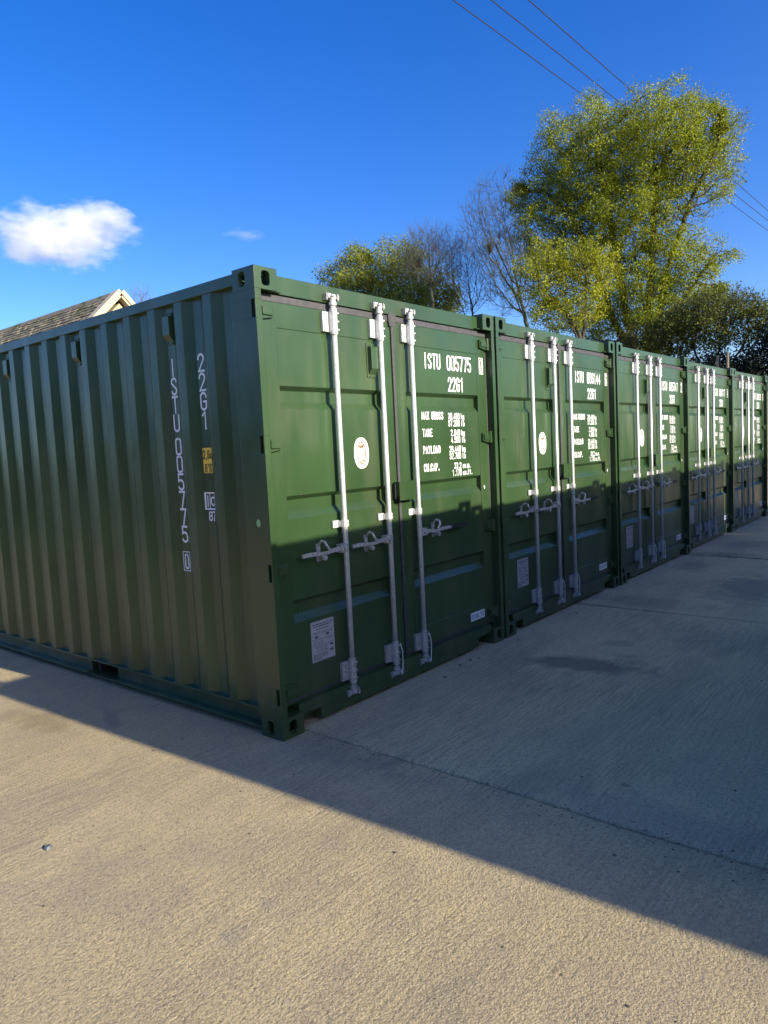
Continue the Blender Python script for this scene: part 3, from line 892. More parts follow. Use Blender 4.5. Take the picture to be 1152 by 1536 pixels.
    # broom lines, fine cracks and grey traffic film
    wp = nt.nodes.new('ShaderNodeTexNoise'); wp.inputs['Scale'].default_value = 1.4; nt.links.new(pos, wp.inputs['Vector'])
    wa = nt.nodes.new('ShaderNodeVectorMath'); wa.operation = 'MULTIPLY_ADD'
    nt.links.new(wp.outputs['Color'], wa.inputs[0]); wa.inputs[1].default_value = (0.14, 0.10, 0); nt.links.new(pos, wa.inputs[2])
    broom = noise_n(nt, mapping(nt, wa.outputs[0], (3, 66, 1), (0, 0, R(-6))), 1.0, 3, 0.65)
    bamt = ramp(nt, noise_n(nt, pos, 0.8, 3, 0.6), [(0.40, 0.10), (0.62, 0.50)])
    c = mixc(nt, mathn(nt, 'MULTIPLY', ramp(nt, broom, [(0.44, 1.0), (0.54, 0.0)]), bamt), c, (0.205, 0.165, 0.095))
    c = mixc(nt, mathn(nt, 'MULTIPLY', ramp(nt, noise_n(nt, pos, 48, 4, 0.75), [(0.40, 1.0), (0.52, 0.0)]), 0.42), c, (0.19, 0.155, 0.10))
    film = ramp(nt, noise_n(nt, mapping(nt, pos, (0.5, 1.6, 1), (0, 0, 0.3)), 1.3, 6, 0.68), [(0.48, 0.0), (0.66, 0.5)])
    c = mixc(nt, film, c, (0.29, 0.24, 0.15))
    # scattered dark specks
    vs = nt.nodes.new('ShaderNodeTexVoronoi'); vs.inputs['Scale'].default_value = 5.5; nt.links.new(pos, vs.inputs['Vector'])
    sp2 = nt.nodes.new('ShaderNodeSeparateColor'); nt.links.new(vs.outputs['Color'], sp2.inputs[0])
    speck = mathn(nt, 'MULTIPLY', ramp(nt, mathn(nt, 'ADD', vs.outputs['Distance'], mathn(nt, 'MULTIPLY', fine, 0.06)), [(0.055, 1.0), (0.075, 0.0)]), ramp(nt, sp2.outputs[0], [(0.55, 0.0), (0.6, 1.0)]))
    c = mixc(nt, mathn(nt, 'MULTIPLY', speck, 0.8), c, (0.07, 0.06, 0.04))
    nt.links.new(c, b.inputs['Base Color'])
    b.inputs['Roughness'].default_value = 0.62
    b.inputs['Specular IOR Level'].default_value = 0.5
    # relief: broom ripples running across the joints, pits, grains
    warp = nt.nodes.new('ShaderNodeTexNoise'); warp.inputs['Scale'].default_value = 1.2; nt.links.new(pos, warp.inputs['Vector'])
    add = nt.nodes.new('ShaderNodeVectorMath'); add.operation = 'MULTIPLY_ADD'
    nt.links.new(warp.outputs['Color'], add.inputs[0]); add.inputs[1].default_value = (0.35, 0.22, 0); nt.links.new(pos, add.inputs[2])
    rip = noise_n(nt, mapping(nt, add.outputs[0], (7, 80, 1), (0, 0, R(-8))), 1.0, 4, 0.7, 0.2)
    ripamt = ramp(nt, noise_n(nt, pos, 0.9, 2, 0.5), [(0.35, 0.25), (0.65, 1.0)])
    v2 = nt.nodes.new('ShaderNodeTexVoronoi'); v2.inputs['Scale'].default_value = 125; v2.feature = 'SMOOTH_F1'; v2.inputs['Smoothness'].default_value = 0.35
    wv = nt.nodes.new('ShaderNodeVectorMath'); wv.operation = 'MULTIPLY_ADD'
    wn2 = nt.nodes.new('ShaderNodeTexNoise'); wn2.inputs['Scale'].default_value = 90; wn2.inputs['Detail'].default_value = 2; nt.links.new(pos, wn2.inputs['Vector'])
    nt.links.new(wn2.outputs['Color'], wv.inputs[0]); wv.inputs[1].default_value = (0.010, 0.008, 0); nt.links.new(pos, wv.inputs[2])
    nt.links.new(wv.outputs[0], v2.inputs['Vector'])
    lump = noise_n(nt, pos, 72, 6, 0.8)
    h = mathn(nt, 'MULTIPLY', mathn(nt, 'MULTIPLY', rip, ripamt), 1.1)
    h = mathn(nt, 'ADD', h, mathn(nt, 'MULTIPLY', lump, 1.3))
    h = mathn(nt, 'SUBTRACT', h, mathn(nt, 'MULTIPLY', v2.outputs['Distance'], 0.55))
    pit = ramp(nt, lump, [(0.36, 0.0), (0.44, 1.0)])
    h = mathn(nt, 'ADD', h, mathn(nt, 'MULTIPLY', pit, 0.35))
    # shade of the pits put into the colour, darker where relief is low
    cb = b.inputs['Base Color'].links[0].from_socket
    cb = mixc(nt, mathn(nt, 'MULTIPLY', mathn(nt, 'SUBTRACT', 1.0, pit), 0.5), cb, (0.17, 0.135, 0.085))
    cb = mixc(nt, mathn(nt, 'MULTIPLY', ramp(nt, noise_n(nt, pos, 160, 3, 0.7), [(0.50, 0.0), (0.62, 1.0)]), 0.30), cb, (0.70, 0.62, 0.46))
    nt.links.new(cb, b.inputs['Base Color'])
    n1 = bump(nt, h, 1.0, 0.0044)
    nt.links.new(n1, b.inputs['Normal'])
    return mt
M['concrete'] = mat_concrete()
M['joint'] = mat_simple('joint_dirt', (0.05, 0.042, 0.025), 0.95, 0, 0.5, 40, 0.6, 0.01)
M['grass'] = mat_simple('rough_grass', (0.06, 0.085, 0.025), 0.9, 0, 0.4, 3, 0.8, 0.05)

g = MB(); g.add([(-400, -400, -0.05), (400, -400, -0.05), (400, 400, -0.05), (-400, 400, -0.05)], [(0, 1, 2, 3)])
tag(g.build('ground', M['grass']), kind='structure')
g = MB(); g.add([(-14, -16, -0.022), (24, -16, -0.022), (24, 12.5, -0.022), (-14, 12.5, -0.022)], [(0, 1, 2, 3)])
tag(g.build('joint_bed', M['joint']), kind='structure')

def slab(x0, x1, y0, y1, wob0, wob1):
    """a concrete slab: long edges slightly uneven, arrises rounded by two small facets"""
    step = 0.04 if (-1 < x0 < 8 or -1 < x1 < 8) and y0 < 0 < y1 + 4 else 0.5
    n = int((y1 - y0) / step)
    rows = []
    for i in range(n + 1):
        y = y0 + (y1 - y0) * i / n
        a = x0 + 0.0065 + wob0 * (mnoise.noise((x0 * 3.1, y * 1.1, 0)) * 1.6 + 0.5 * mnoise.noise((x0, y * 9, 3)) + 0.25 * mnoise.noise((x0, y * 30, 7)))
        b = x1 - 0.0065 + wob1 * (mnoise.noise((x1 * 3.1, y * 1.1, 0)) * 1.6 - 0.5 * mnoise.noise((x1, y * 9, 5)) - 0.25 * mnoise.noise((x1, y * 30, 9)))
        rows.append([(a, y, -0.10), (a, y, -0.009), (a + 0.004, y, -0.003), (a + 0.014, y, 0), (b - 0.014, y, 0), (b - 0.004, y, -0.003), (b, y, -0.009), (b, y, -0.10)])
    mb = MB()
    vs = [p for r in rows for p in r]
    fs = []
    for i in range(n):
        for j in range(7):
            o = i * 8 + j
            fs.append((o, o + 1, o + 9, o + 8))
    mb.add(vs, [tuple(reversed(f)) for f in fs])
    mb.add(rows[0], [tuple(range(8))]); mb.add(rows[-1], [tuple(range(7, -1, -1))])
    return mb
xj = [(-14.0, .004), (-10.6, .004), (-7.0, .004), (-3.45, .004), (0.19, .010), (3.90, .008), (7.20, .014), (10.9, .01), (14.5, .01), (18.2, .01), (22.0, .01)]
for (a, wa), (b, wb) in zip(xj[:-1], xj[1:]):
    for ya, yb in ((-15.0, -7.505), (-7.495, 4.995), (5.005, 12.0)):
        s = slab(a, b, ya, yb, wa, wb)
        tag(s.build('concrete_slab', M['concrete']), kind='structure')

# crumbled grit and bits lying on the yard
M['grit'] = mat_simple('dark_grit', (0.10, 0.09, 0.07), 0.9, 0, 0.5, 90)
M['flake'] = mat_simple('slate_flake', (0.10, 0.11, 0.13), 0.55, 0, 0.3, 60)
def stone_bits(pts, mat, name):
    mb = MB()
    for (x, y, s) in pts:
        k = rng.choice((4, 5, 6)); a0 = rng.uniform(0, 6.28); hgt = s * rng.uniform(.25, .6)
        top = [(x + s * rng.uniform(.4, .8) * math.cos(a0 + 6.283 * i / k), y + s * rng.uniform(.4, .8) * math.sin(a0 + 6.283 * i / k), hgt * rng.uniform(.7, 1)) for i in range(k)]
        bot = [(x + s * math.cos(a0 + 6.283 * i / k), y + s * math.sin(a0 + 6.283 * i / k), 0.0008) for i in range(k)]
        mb.add(bot + top, [tuple(range(k, 2 * k))] + [(i, (i + 1) % k, k + (i + 1) % k, k + i) for i in range(k)])
    return mb.build(name, mat)
pts = []
for k in range(260):
    x = 0.19 + rng.gauss(-0.03, 0.05); y = rng.uniform(-2.6, -0.05)
    pts.append((x, y, rng.uniform(.0015, .006)))
for k in range(200):
    x = 7.2 + rng.gauss(0, 0.07); y = rng.uniform(-3, -0.1); pts.append((x, y, rng.uniform(.003, .012)))
for k in range(420):
    x = rng.uniform(-2.2, 6); y = rng.uniform(-2.9, 2.0)
    if x > -0.05 and y > -0.02: continue
    pts.append((x, y, rng.uniform(.0015, .0045)))
for k in range(70):
    x = rng.uniform(-2.0, 3.0); y = rng.uniform(-2.6, 1.5)
    if x > -0.05 and y > -0.02: continue
    pts.append((x, y, rng.uniform(.004, .009)))
for k in range(30):
    x = rng.uniform(0.5, 7); pts.append((x, rng.uniform(-0.14, -0.03), rng.uniform(.004, .014)))
tag(stone_bits(pts, M['grit'], 'grit'), 'dark grit and crumbs scattered over the concrete yard', 'grit', kind='stuff')
mb = MB()
mb.add([(-.022, -.006, .001), (-.008, -.016, .001), (.014, -.012, .001), (.024, .004, .001), (.006, .015, .001), (-.014, .011, .001),
        (-.016, -.004, .009), (-.006, -.010, .013), (.010, -.007, .010), (.016, .003, .007), (.004, .009, .012), (-.010, .007, .010)],
       [(6, 7, 8, 9, 10, 11)] + [(i, (i + 1) % 6, 6 + (i + 1) % 6, 6 + i) for i in range(6)])
o = mb.build('stone_flake', M['flake']); o.location = (-1.303, 0.03, 0); o.rotation_euler = (0, 0, R(35)); o.scale = (1.1, 1.1, 1.1)
tag(o, 'dark flake of stone lying alone on the sunlit concrete', 'stone')

# ------------------------------------------------------------ trees
def colonise(blobs, base, fork_z, npts, step, kill, seed, infl=2.6, up=0.10, lean=(0, 0), surf=0.5, limbs=True):
    """space colonisation: returns node positions and parents"""
    rs = np.random.RandomState(seed)
    B = np.array(blobs, float)
    vol = B[:, 3] ** 2 * B[:, 4]
    pts = []
    while len(pts) < npts:
        k = rs.choice(len(B), p=vol / vol.sum())
        d = rs.normal(size=3); d /= np.linalg.norm(d)
        r = rs.uniform(0, 1) ** surf
        r = r ** 0.6
        wob = 0.92 + 0.75 * mnoise.noise(Vector((d[0] * 2.6 + k * 7, d[1] * 2.6, d[2] * 2.6 + seed)))
        pts.append(B[k, :3] + d * np.array([B[k, 3], B[k, 3], B[k, 4]]) * r * min(1.12, max(.72, wob)))
    A = np.array(pts)
    cen = (B[:, :3] * vol[:, None]).sum(0) / vol.sum()
    nodes = [np.array(base, float)]; par = [-1]
    top = np.array([base[0] + (cen[0] - base[0]) * 0.25 + lean[0], base[1] + (cen[1] - base[1]) * 0.25 + lean[1], fork_z])
    ns = max(2, int(np.linalg.norm(top - nodes[0]) / step))
    for i in range(1, ns + 1):
        nodes.append(nodes[0] + (top - nodes[0]) * i / ns + rs.normal(size=3) * 0.02); par.append(len(nodes) - 2)
    tip = len(nodes) - 1
    for k in range(len(B) if limbs else 0):  # a main limb towards every lobe of the crown
        c0 = nodes[tip]; c1 = B[k, :3] + rs.normal(size=3) * 0.2
        L = np.linalg.norm(c1 - c0)
        if L < step * 3: continue
        m_ = max(3, int(L * 0.9 / step)); prev = tip
        side = rs.normal(size=3) * L * 0.05
        for i in range(1, m_ + 1):
            t = i / m_ * 0.9
            p = c0 + (c1 - c0) * t + np.array([0, 0, 1]) * L * 0.10 * math.sin(math.pi * t) + side * math.sin(math.pi * t * 1.7) + rs.normal(size=3) * step * .12
            nodes.append(p); par.append(prev); prev = len(nodes) - 1
    N = np.array(nodes)
    dist = np.full(len(A), 1e9); near = np.zeros(len(A), int)
    def upd(lo):
        nonlocal dist, near
        D = np.linalg.norm(A[:, None, :] - N[None, lo:, :], axis=2)
        j = D.argmin(1); dm = D[np.arange(len(A)), j]
        b = dm < dist
        dist[b] = dm[b]; near[b] = j[b] + lo
    upd(0)
    first = True
    for it in range(140):
        if len(A) == 0: break
        act = dist < (1e9 if it < 14 else infl)
        if not act.any(): break
        idx = near[act]; dirs = A[act] - N[idx]; dirs /= np.linalg.norm(dirs, axis=1)[:, None]
        acc = {}
        S = np.zeros((len(N), 3)); np.add.at(S, idx, dirs)
        use = np.unique(idx)
        new = []; newp = []
        for u in use:
            d = S[u]; l = np.linalg.norm(d)
            if l < 1e-3: continue
            d = d / l + np.array([0, 0, up]) + rs.normal(size=3) * 0.12
            d /= np.linalg.norm(d)
            new.append(N[u] + d * step); newp.append(u)
        if not new: break
        lo = len(N)
        N = np.vstack([N, np.array(new)]); par += newp
        if len(N) > 15000: break
        upd(lo)
        keep = dist > kill
        A = A[keep]; dist = dist[keep]; near = near[keep]
    return N, np.array(par)

def branch_mesh(N, par, r_tip, expo=2.35, rmax=0.3):
    n = len(N)
    acc = np.zeros(n); nch = np.zeros(n, int)
    for i in range(n - 1, 0, -1):
        if nch[i] == 0: acc[i] += r_tip ** expo
        acc[par[i]] += acc[i]; nch[par[i]] += 1
    r = np.minimum(acc ** (1 / expo), rmax)
    mb = MB(); mb.smooth = True
    for i in range(1, n):
        p = par[i]
        k = 8 if r[i] > 0.06 else (5 if r[i] > 0.02 else 3)
        ra = min(r[p], r[i] * 1.35) if p != 0 else r[p]
        mb.tube(N[p], N[i], ra, r[i], k, caps=False)
    return mb, r, nch

def leaf_mesh(name, centres, n_each, spread, size, mat, seed, parent):
    rs = np.random.RandomState(seed)
    C = np.repeat(np.array(centres), n_each, axis=0)
    n = len(C)
    P = C + rs.normal(size=(n, 3)) * spread * np.array([1, 1, 0.8])
    a = rs.normal(size=(n, 3)); a /= np.linalg.norm(a, axis=1)[:, None]
    b = rs.normal(size=(n, 3)); b -= a * (a * b).sum(1)[:, None]; b /= np.linalg.norm(b, axis=1)[:, None]
    s = (size * rs.uniform(0.6, 1.3, size=n))[:, None]
    V = np.empty((n, 4, 3))
    V[:, 0] = P - a * s; V[:, 1] = P + b * s * .55; V[:, 2] = P + a * s; V[:, 3] = P - b * s * .55
    me = bpy.data.meshes.new(name)
    me.vertices.add(n * 4); me.loops.add(n * 4); me.polygons.add(n)
    me.vertices.foreach_set('co', V.ravel())
    me.loops.foreach_set('vertex_index', np.arange(n * 4))
    me.polygons.foreach_set('loop_start', np.arange(n) * 4)
    me.materials.append(mat); me.update(); me.validate()
    o = bpy.data.objects.new(name, me); COL.objects.link(o); o.parent = parent
    o['kind'] = 'stuff'
    return o

def mat_leaf(name, c1, c2, trans=0.35):
    mt, nt, b = new_mat(name)
    geo = nt.nodes.new('ShaderNodeNewGeometry')
    pos = geo.outputs['Position']
    rnd = geo.outputs['Random Per Island']
    cl = noise_n(nt, pos, 1.3, 3, 0.5)
    f = mathn(nt, 'ADD', mathn(nt, 'MULTIPLY', rnd, 0.28), mathn(nt, 'MULTIPLY', ramp(nt, cl, [(0.38, 0.0), (0.62, 1.0)]), 0.72))
    c = mixc(nt, f, c1, c2)
    nt.links.new(c, b.inputs['Base Color'])
    b.inputs['Roughness'].default_value = 0.55; b.inputs['Specular IOR Level'].default_value = 0.25
    tr = nt.nodes.new('ShaderNodeBsdfTranslucent'); nt.links.new(c, tr.inputs['Color'])
    mx = nt.nodes.new('ShaderNodeMixShader'); mx.inputs[0].default_value = trans
    out = nt.nodes['Material Output']
    nt.links.new(b.outputs[0], mx.inputs[1]); nt.links.new(tr.outputs[0], mx.inputs[2]); nt.links.new(mx.outputs[0], out.inputs['Surface'])
    return mt
M['bark'] = mat_simple('bark', (0.075, 0.062, 0.045), 0.9, 0, 0.35, 12, 0.5, 0.02)
M['bark_pale'] = mat_simple('pale_bark', (0.15, 0.125, 0.095), 0.9, 0, 0.3, 12, 0.4, 0.02)
M['bark_grey'] = mat_simple('grey_bark', (0.085, 0.085, 0.055), 0.9, 0, 0.3, 12, 0.4, 0.02)
M['leaf_oak'] = mat_leaf('young_oak_leaves', (0.17, 0.21, 0.012), (0.36, 0.39, 0.018))
M['leaf_yel'] = mat_leaf('yellow_green_leaves', (0.20, 0.23, 0.013), (0.38, 0.39, 0.02))
M['leaf_olive'] = mat_leaf('olive_leaves', (0.15, 0.19, 0.018), (0.28, 0.31, 0.025))
M['leaf_mid'] = mat_leaf('mid_green_leaves', (0.07, 0.09, 0.016), (0.15, 0.17, 0.022))
M['leaf_dark'] = mat_leaf('dark_evergreen_leaves', (0.008, 0.014, 0.007), (0.022, 0.030, 0.012), 0.1)

def tree(name, label, cat, blobs, base, fork_z, npts, step, kill, seed, bark, leaf=None, n_each=30, spread=0.25, size=0.08, r_tip=0.008, rmax=0.3, up=0.1, tip_only=1.0, group=None, twigs=0, lean=(0, 0), infl=2.6):
    limbs = leaf is not None
    b0 = (base[0], base[1], -0.05)
    N, par = colonise(blobs, b0, fork_z, npts, step, kill, seed, up=up, lean=lean, infl=infl, limbs=limbs)
    mb, r, nch = branch_mesh(N, par, r_tip, rmax=rmax)
    rs = np.random.RandomState(seed + 50)
    root = empty(name, (base[0], base[1], 0))
    if twigs:
        tips = np.where((nch == 0) | ((r < r_tip * 2.2) & (rs.uniform(size=len(r)) < 0.6)))[0]
        for t in tips:
            d = N[t] - N[par[t]]; d /= (np.linalg.norm(d) + 1e-9)
            for k in range(twigs):
                e = d * 0.6 + rs.normal(size=3) * 0.45 + np.array([0, 0, 0.55]); e /= np.linalg.norm(e)
                L = rs.uniform(0.25, 0.7)
                mid = N[t] + e * L * .5; e2 = e + rs.normal(size=3) * .2; end = mid + e2 * L * .5
                mb.tube(N[t], mid, r_tip * .8, r_tip * .6, 3, caps=False); mb.tube(mid, end, r_tip * .6, r_tip * .3, 3, caps=False)
    mb.v = [(p[0] - base[0], p[1] - base[1], p[2]) for p in mb.v]
    mb.build('trunk', bark, root)
    if leaf is not None:
        c = np.where((nch == 0) | ((r < r_tip * 2.6) & (rs.uniform(size=len(r)) < tip_only * .5)))[0]
        loc = N[c] - np.array([base[0], base[1], 0])
        leaf_mesh('crown', loc, n_each, spread, size, leaf, seed, root)
    tag(root, label, cat, group)
    return root

A_ = [(25.92, 6.47, 12.5, 2.7, 1.85), (25.07, 8.74, 12.1, 2.29, 2.46), (26.38, 5.1, 11.2, 1.5, 1.6), (24.48, 10.04, 10.53, 1.88, 1.89), (25.55, 7.53, 9.91, 2.35, 2.22), (26.14, 5.75, 7.9, 1.59, 1.46), (26.54, 4.33, 8.05, 0.83, 0.43), (25.7, 7.12, 7.1, 1.89, 1.5), (26.27, 5.33, 6.37, 1.35, 1.1), (25.9, 8.9, 6.3, 1.5, 0.9), (25.6, 6.4, 6.0, 1.6, 0.8), (24.9, 9.9, 9.0, 1.6, 1.2)]
tree('oak_tree', 'tallest tree, broad crown of fresh yellow-green leaves behind the containers', 'tree', A_, (25.9, 6.9), 3.4, 16000, 0.20, 0.19, 11, M['bark'], M['leaf_oak'], 44, 0.125, 0.036, 0.0078, 0.42, up=0.14, infl=1.2, tip_only=0.7)
F_ = [(21.64, 9.01, 7.35, 1.26, 1.39), (22.22, 7.75, 7.44, 1.12, 1.26), (21.93, 8.41, 6.12, 1.37, 0.7)]
tree('small_tree', 'small bright yellow-leaved tree in front of the foot of the tall oak', 'tree', F_, (22.2, 7.7), 4.3, 3500, 0.17, 0.18, 12, M['bark'], M['leaf_yel'], 34, 0.11, 0.036, 0.0075, 0.16, infl=1.2, tip_only=0.6)
G_ = [(23.6, 3.72, 5.35, 1.3, 1.0), (23.38, 4.81, 5.1, 1.2, 0.89), (24.0, 2.5, 5.1, 1.1, 0.8), (23.2, 5.9, 4.7, 1.2, 0.7)]
tree('hedge_tree', 'low dull green tree at the right foot of the tall oak', 'tree', G_, (23.5, 3.9), 3.0, 3000, 0.18, 0.2, 13, M['bark'], M['leaf_mid'], 34, 0.16, 0.045, 0.006, 0.14, twigs=2)
H_ = [(21.98, 1.9, 3.9, 0.8, 0.8), (21.68, 3.3, 3.5, 1.1, 0.6), (22.18, 0.2, 4.6, 0.95, 1.5), (21.7, 2.4, 2.9, 1.8, 0.8), (22.2, -1.2, 5.0, 1.3, 1.6)]
tree('evergreen_tree', 'dark evergreen at the right edge above the last container', 'tree', H_, (22.0, 1.2), 2.4, 4500, 0.19, 0.2, 14, M['bark'], M['leaf_dark'], 50, 0.16, 0.045, 0.007, 0.16)
D_ = [(24.75, 20.51, 9.5, 1.96, 1.75), (26.0, 18.97, 9.75, 1.63, 2.0), (26.94, 17.69, 8.78, 1.46, 1.43), (24.07, 21.28, 8.7, 1.31, 1.28), (25.3, 19.6, 8.2, 2.4, 1.2)]
tree('bushy_tree', 'low rounded olive-green tree left of the bare trees', 'tree', D_, (25.6, 19.5), 5.6, 6000, 0.22, 0.24, 15, M['bark_pale'], M['leaf_olive'], 36, 0.2, 0.055, 0.007, 0.2, twigs=2)
C_ = [(21.98, 14.3, 9.2, 1.4, 1.25)]
tree('bare_tree', 'small leafless pale-twigged tree in front of the olive-green tree', 'tree', C_, (21.98, 14.3), 7.2, 2600, 0.14, 0.12, 16, M['bark_grey'], None, r_tip=0.0042, rmax=0.11, up=0.45, twigs=2, infl=1.0, group='leafless trees behind the containers')
Bt = [(22.51, 11.62, 9.86, 1.27, 1.87), (22.86, 11.01, 8.16, 1.39, 1.76), (22.11, 12.29, 9.81, 0.64, 1.25)]
tree('bare_tree', 'tall leafless tree leaning out left of the big oak crown', 'tree', Bt, (23.3, 10.3), 5.8, 4000, 0.16, 0.15, 17, M['bark_grey'], None, r_tip=0.0045, rmax=0.14, up=0.45, twigs=2, infl=1.0, group='leafless trees behind the containers')
B2 = [(25.32, 14.7, 8.95, 1.18, 1.73)]
tree('bare_tree', 'slender leafless tree between the two other leafless ones', 'tree', B2, (25.5, 14.4), 6.6, 1800, 0.16, 0.15, 18, M['bark_grey'], None, r_tip=0.0045, rmax=0.10, up=0.45, twigs=2, infl=1.0, group='leafless trees behind the containers')
S_ = [(15.84, 25.65, 8.72, 0.51, 0.41)]
tree('bare_tree', 'thin leafless twigs just right of the roof gable', 'tree', S_, (15.8, 25.7), 8.0, 200, 0.1, 0.12, 19, M['bark_pale'], None, r_tip=0.0045, rmax=0.06, up=0.4, twigs=2, group='leafless trees behind the containers')

# added unseen hedge at the left, darkens what the container side reflects
hg = empty('boundary_hedge', (-17.0, 0, 0))
MB().box(-1.0, 1.0, -26, 26, 0, 3.9).build('hedge_core', M['leaf_dark'], hg)
hr = np.random.RandomState(77)
pts_h = []
for k in range(2600):
    f_ = hr.randint(3)
    if f_ < 2: pts_h.append((1.05 + hr.normal() * .12, hr.uniform(-26, 26), hr.uniform(0.1, 4.1)))
    else: pts_h.append((hr.uniform(-1.1, 1.1), hr.uniform(-26, 26), 4.0 + hr.normal() * .12))
leaf_mesh('foliage', pts_h, 14, 0.18, 0.11, M['leaf_dark'], 78, hg)
tag(hg, 'added dark hedge out of view at the left, darkening side reflections', 'hedge')

# added unseen tree belt behind the camera, keeps low sky haze off the doors
pts_h = []
for k in range(5200):
    x = hr.uniform(-60, 70)
    top = 7.6 + 1.5 * mnoise.noise(Vector((x * .22, 3, 1)))
    pts_h.append((x, -34 + hr.normal() * 1.5, top * hr.uniform(0, 1) ** .7))
wd = MB().box(-60, 70, -35, -33.4, 0, 6.2).build('woodland', M['leaf_dark'])
wl_ = leaf_mesh('woodland_foliage', pts_h, 14, 0.45, 0.26, M['leaf_dark'], 79, wd)
tag(wd, 'added unseen belt of wood behind the camera, blocking low sky haze', 'woodland', kind='stuff')

# ------------------------------------------------------------ stone building behind, left
M['stone'] = mat_simple('honey_limestone', (0.42, 0.34, 0.22), 0.9, 0, 0.2, 9, 0.4, 0.01)
M['coping'] = mat_simple('pale_coping_stone', (0.52, 0.43, 0.30), 0.9, 0, 0.15, 12, 0.3, 0.01)
def mat_slate():
    mt, nt, b = new_mat('stone_slates')
    geo = nt.nodes.new('ShaderNodeNewGeometry'); pos = geo.outputs['Position']
    c = mixc(nt, geo.outputs['Random Per Island'], (0.17, 0.135, 0.085), (0.30, 0.25, 0.165))
    moss = ramp(nt, noise_n(nt, pos, 1.6, 6, 0.7), [(0.52, 0.0), (0.60, 1.0)])
    sep = nt.nodes.new('ShaderNodeSeparateXYZ'); nt.links.new(pos, sep.inputs[0])
    hi = ramp(nt, mathn(nt, 'MULTIPLY', sep.outputs[2], 0.1), [(0.58, 0.15), (0.66, 1.0)])
    c = mixc(nt, mathn(nt, 'MULTIPLY', moss, hi), c, (0.10, 0.11, 0.02))
    nt.links.new(c, b.inputs['Base Color']); b.inputs['Roughness'].default_value = 0.95
    nt.links.new(bump(nt, noise_n(nt, pos, 25, 4, 0.7), 0.6, 0.02), b.inputs['Normal'])
    return mt
M['slate'] = mat_slate()
bx, by0, by1, rz_, hw = 9.40, 16.70, 34.0, 6.62, 2.9
bd = empty('stone_building', (bx, by0, 0))
ez = rz_ - hw            # eaves height at 45 degrees
mb = MB()
mb.prism([(0, bx - hw + .25), (0, bx + hw - .25), (ez, bx + hw - .25), (rz_ - .3, bx), (ez, bx - hw + .25)][::1], by0 + 0.12, by0 + 0.5, 'y')
mb.box(bx - hw + .25, bx - hw + .65, by0 + .501, by1, 0, ez)
mb.box(bx + hw - .65, bx + hw - .25, by0 + .501, by1, 0, ez)
mb.box(bx - hw + .651, bx + hw - .651, by1 - .4, by1, 0, ez)
mb.shift((-bx, -by0, 0)).build('wall', M['stone'], bd)
# stone slates: courses of overlapping uneven slabs, both slopes, joined
mb = MB()
rs = random.Random(21)
ncourse = 24
cl = hw * math.sqrt(2) / ncourse
for sgn in (-1, 1):
    for i in range(ncourse):
        s1 = i * cl; s0 = s1 + cl * 1.25           # distance down the slope
        y = by0 + .28
        while y < by1:
            w = rs.uniform(.16, .36)
            t = rs.uniform(.018, .034); lift = rs.uniform(0.0, .010)
            j = rs.uniform(-.012, .012)
            def pt(s, h): return (sgn * (s * .7071 + h * .7071), rz_ - s * .7071 + h * .7071)
            a = pt(s0 + j, 0.020 + lift); b_ = pt(s1, 0.0); a2 = pt(s0 + j, .020 + lift + t); b2 = pt(s1, t)
            y1 = y + w - .008
            vs = [(a[0], y, a[1]), (a[0], y1, a[1]), (b_[0], y1, b_[1]), (b_[0], y, b_[1]), (a2[0], y, a2[1]), (a2[0], y1, a2[1]), (b2[0], y1, b2[1]), (b2[0], y, b2[1])]
            f = [(0, 3, 2, 1), (4, 5, 6, 7), (0, 1, 5, 4), (1, 2, 6, 5), (2, 3, 7, 6), (3, 0, 4, 7)]
            if sgn > 0: f = [tuple(reversed(q)) for q in f]
            mb.add(vs, f)
            y += w
mb.shift((0, -by0, 0))
o = mb.build('roof_slates', M['slate'], bd); o['kind'] = 'stuff'
k = 0
y = by0 + .30
while y < by0 + 14:
    mb = MB()
    w = 0.5
    mb.prism([(rz_ - .10, -.16), (rz_ - .09, .16), (rz_ + .075, .02), (rz_ + .075, -.02)][::1], y - by0, y - by0 + w - .012, 'y')
    mb.build('ridge_tile', M['slate'], bd)
    y += w
# copings on the gable: raised flat stones following the slopes, with mouldings below
for sgn in (-1, 1):
    s = 0.0
    while s < hw * 1.414:
        mb = MB(); L = 0.62
        s2 = min(s + L - .008, hw * 1.414)
        def pt(q, h): return (sgn * (q * .7071 + h * .7071), rz_ - q * .7071 + h * .7071)
        for (h0, h1, ya, yb) in ((-.02, .115, -.06, .27), (-.09, -.022, -.02, .20)):
            a, b_, c_, d_ = pt(s2, h0), pt(s, h0), pt(s, h1), pt(s2, h1)
            vs = [(q[0], yy, q[1]) for yy in (ya, yb) for q in (a, b_, c_, d_)]
            f = [(0, 1, 2, 3), (7, 6, 5, 4), (0, 4, 5, 1), (1, 5, 6, 2), (2, 6, 7, 3), (3, 7, 4, 0)]
            if sgn > 0: f = [tuple(reversed(q)) for q in f]
            mb.add(vs, f)
        mb.build('coping_stone', M['coping'], bd)
        s += L
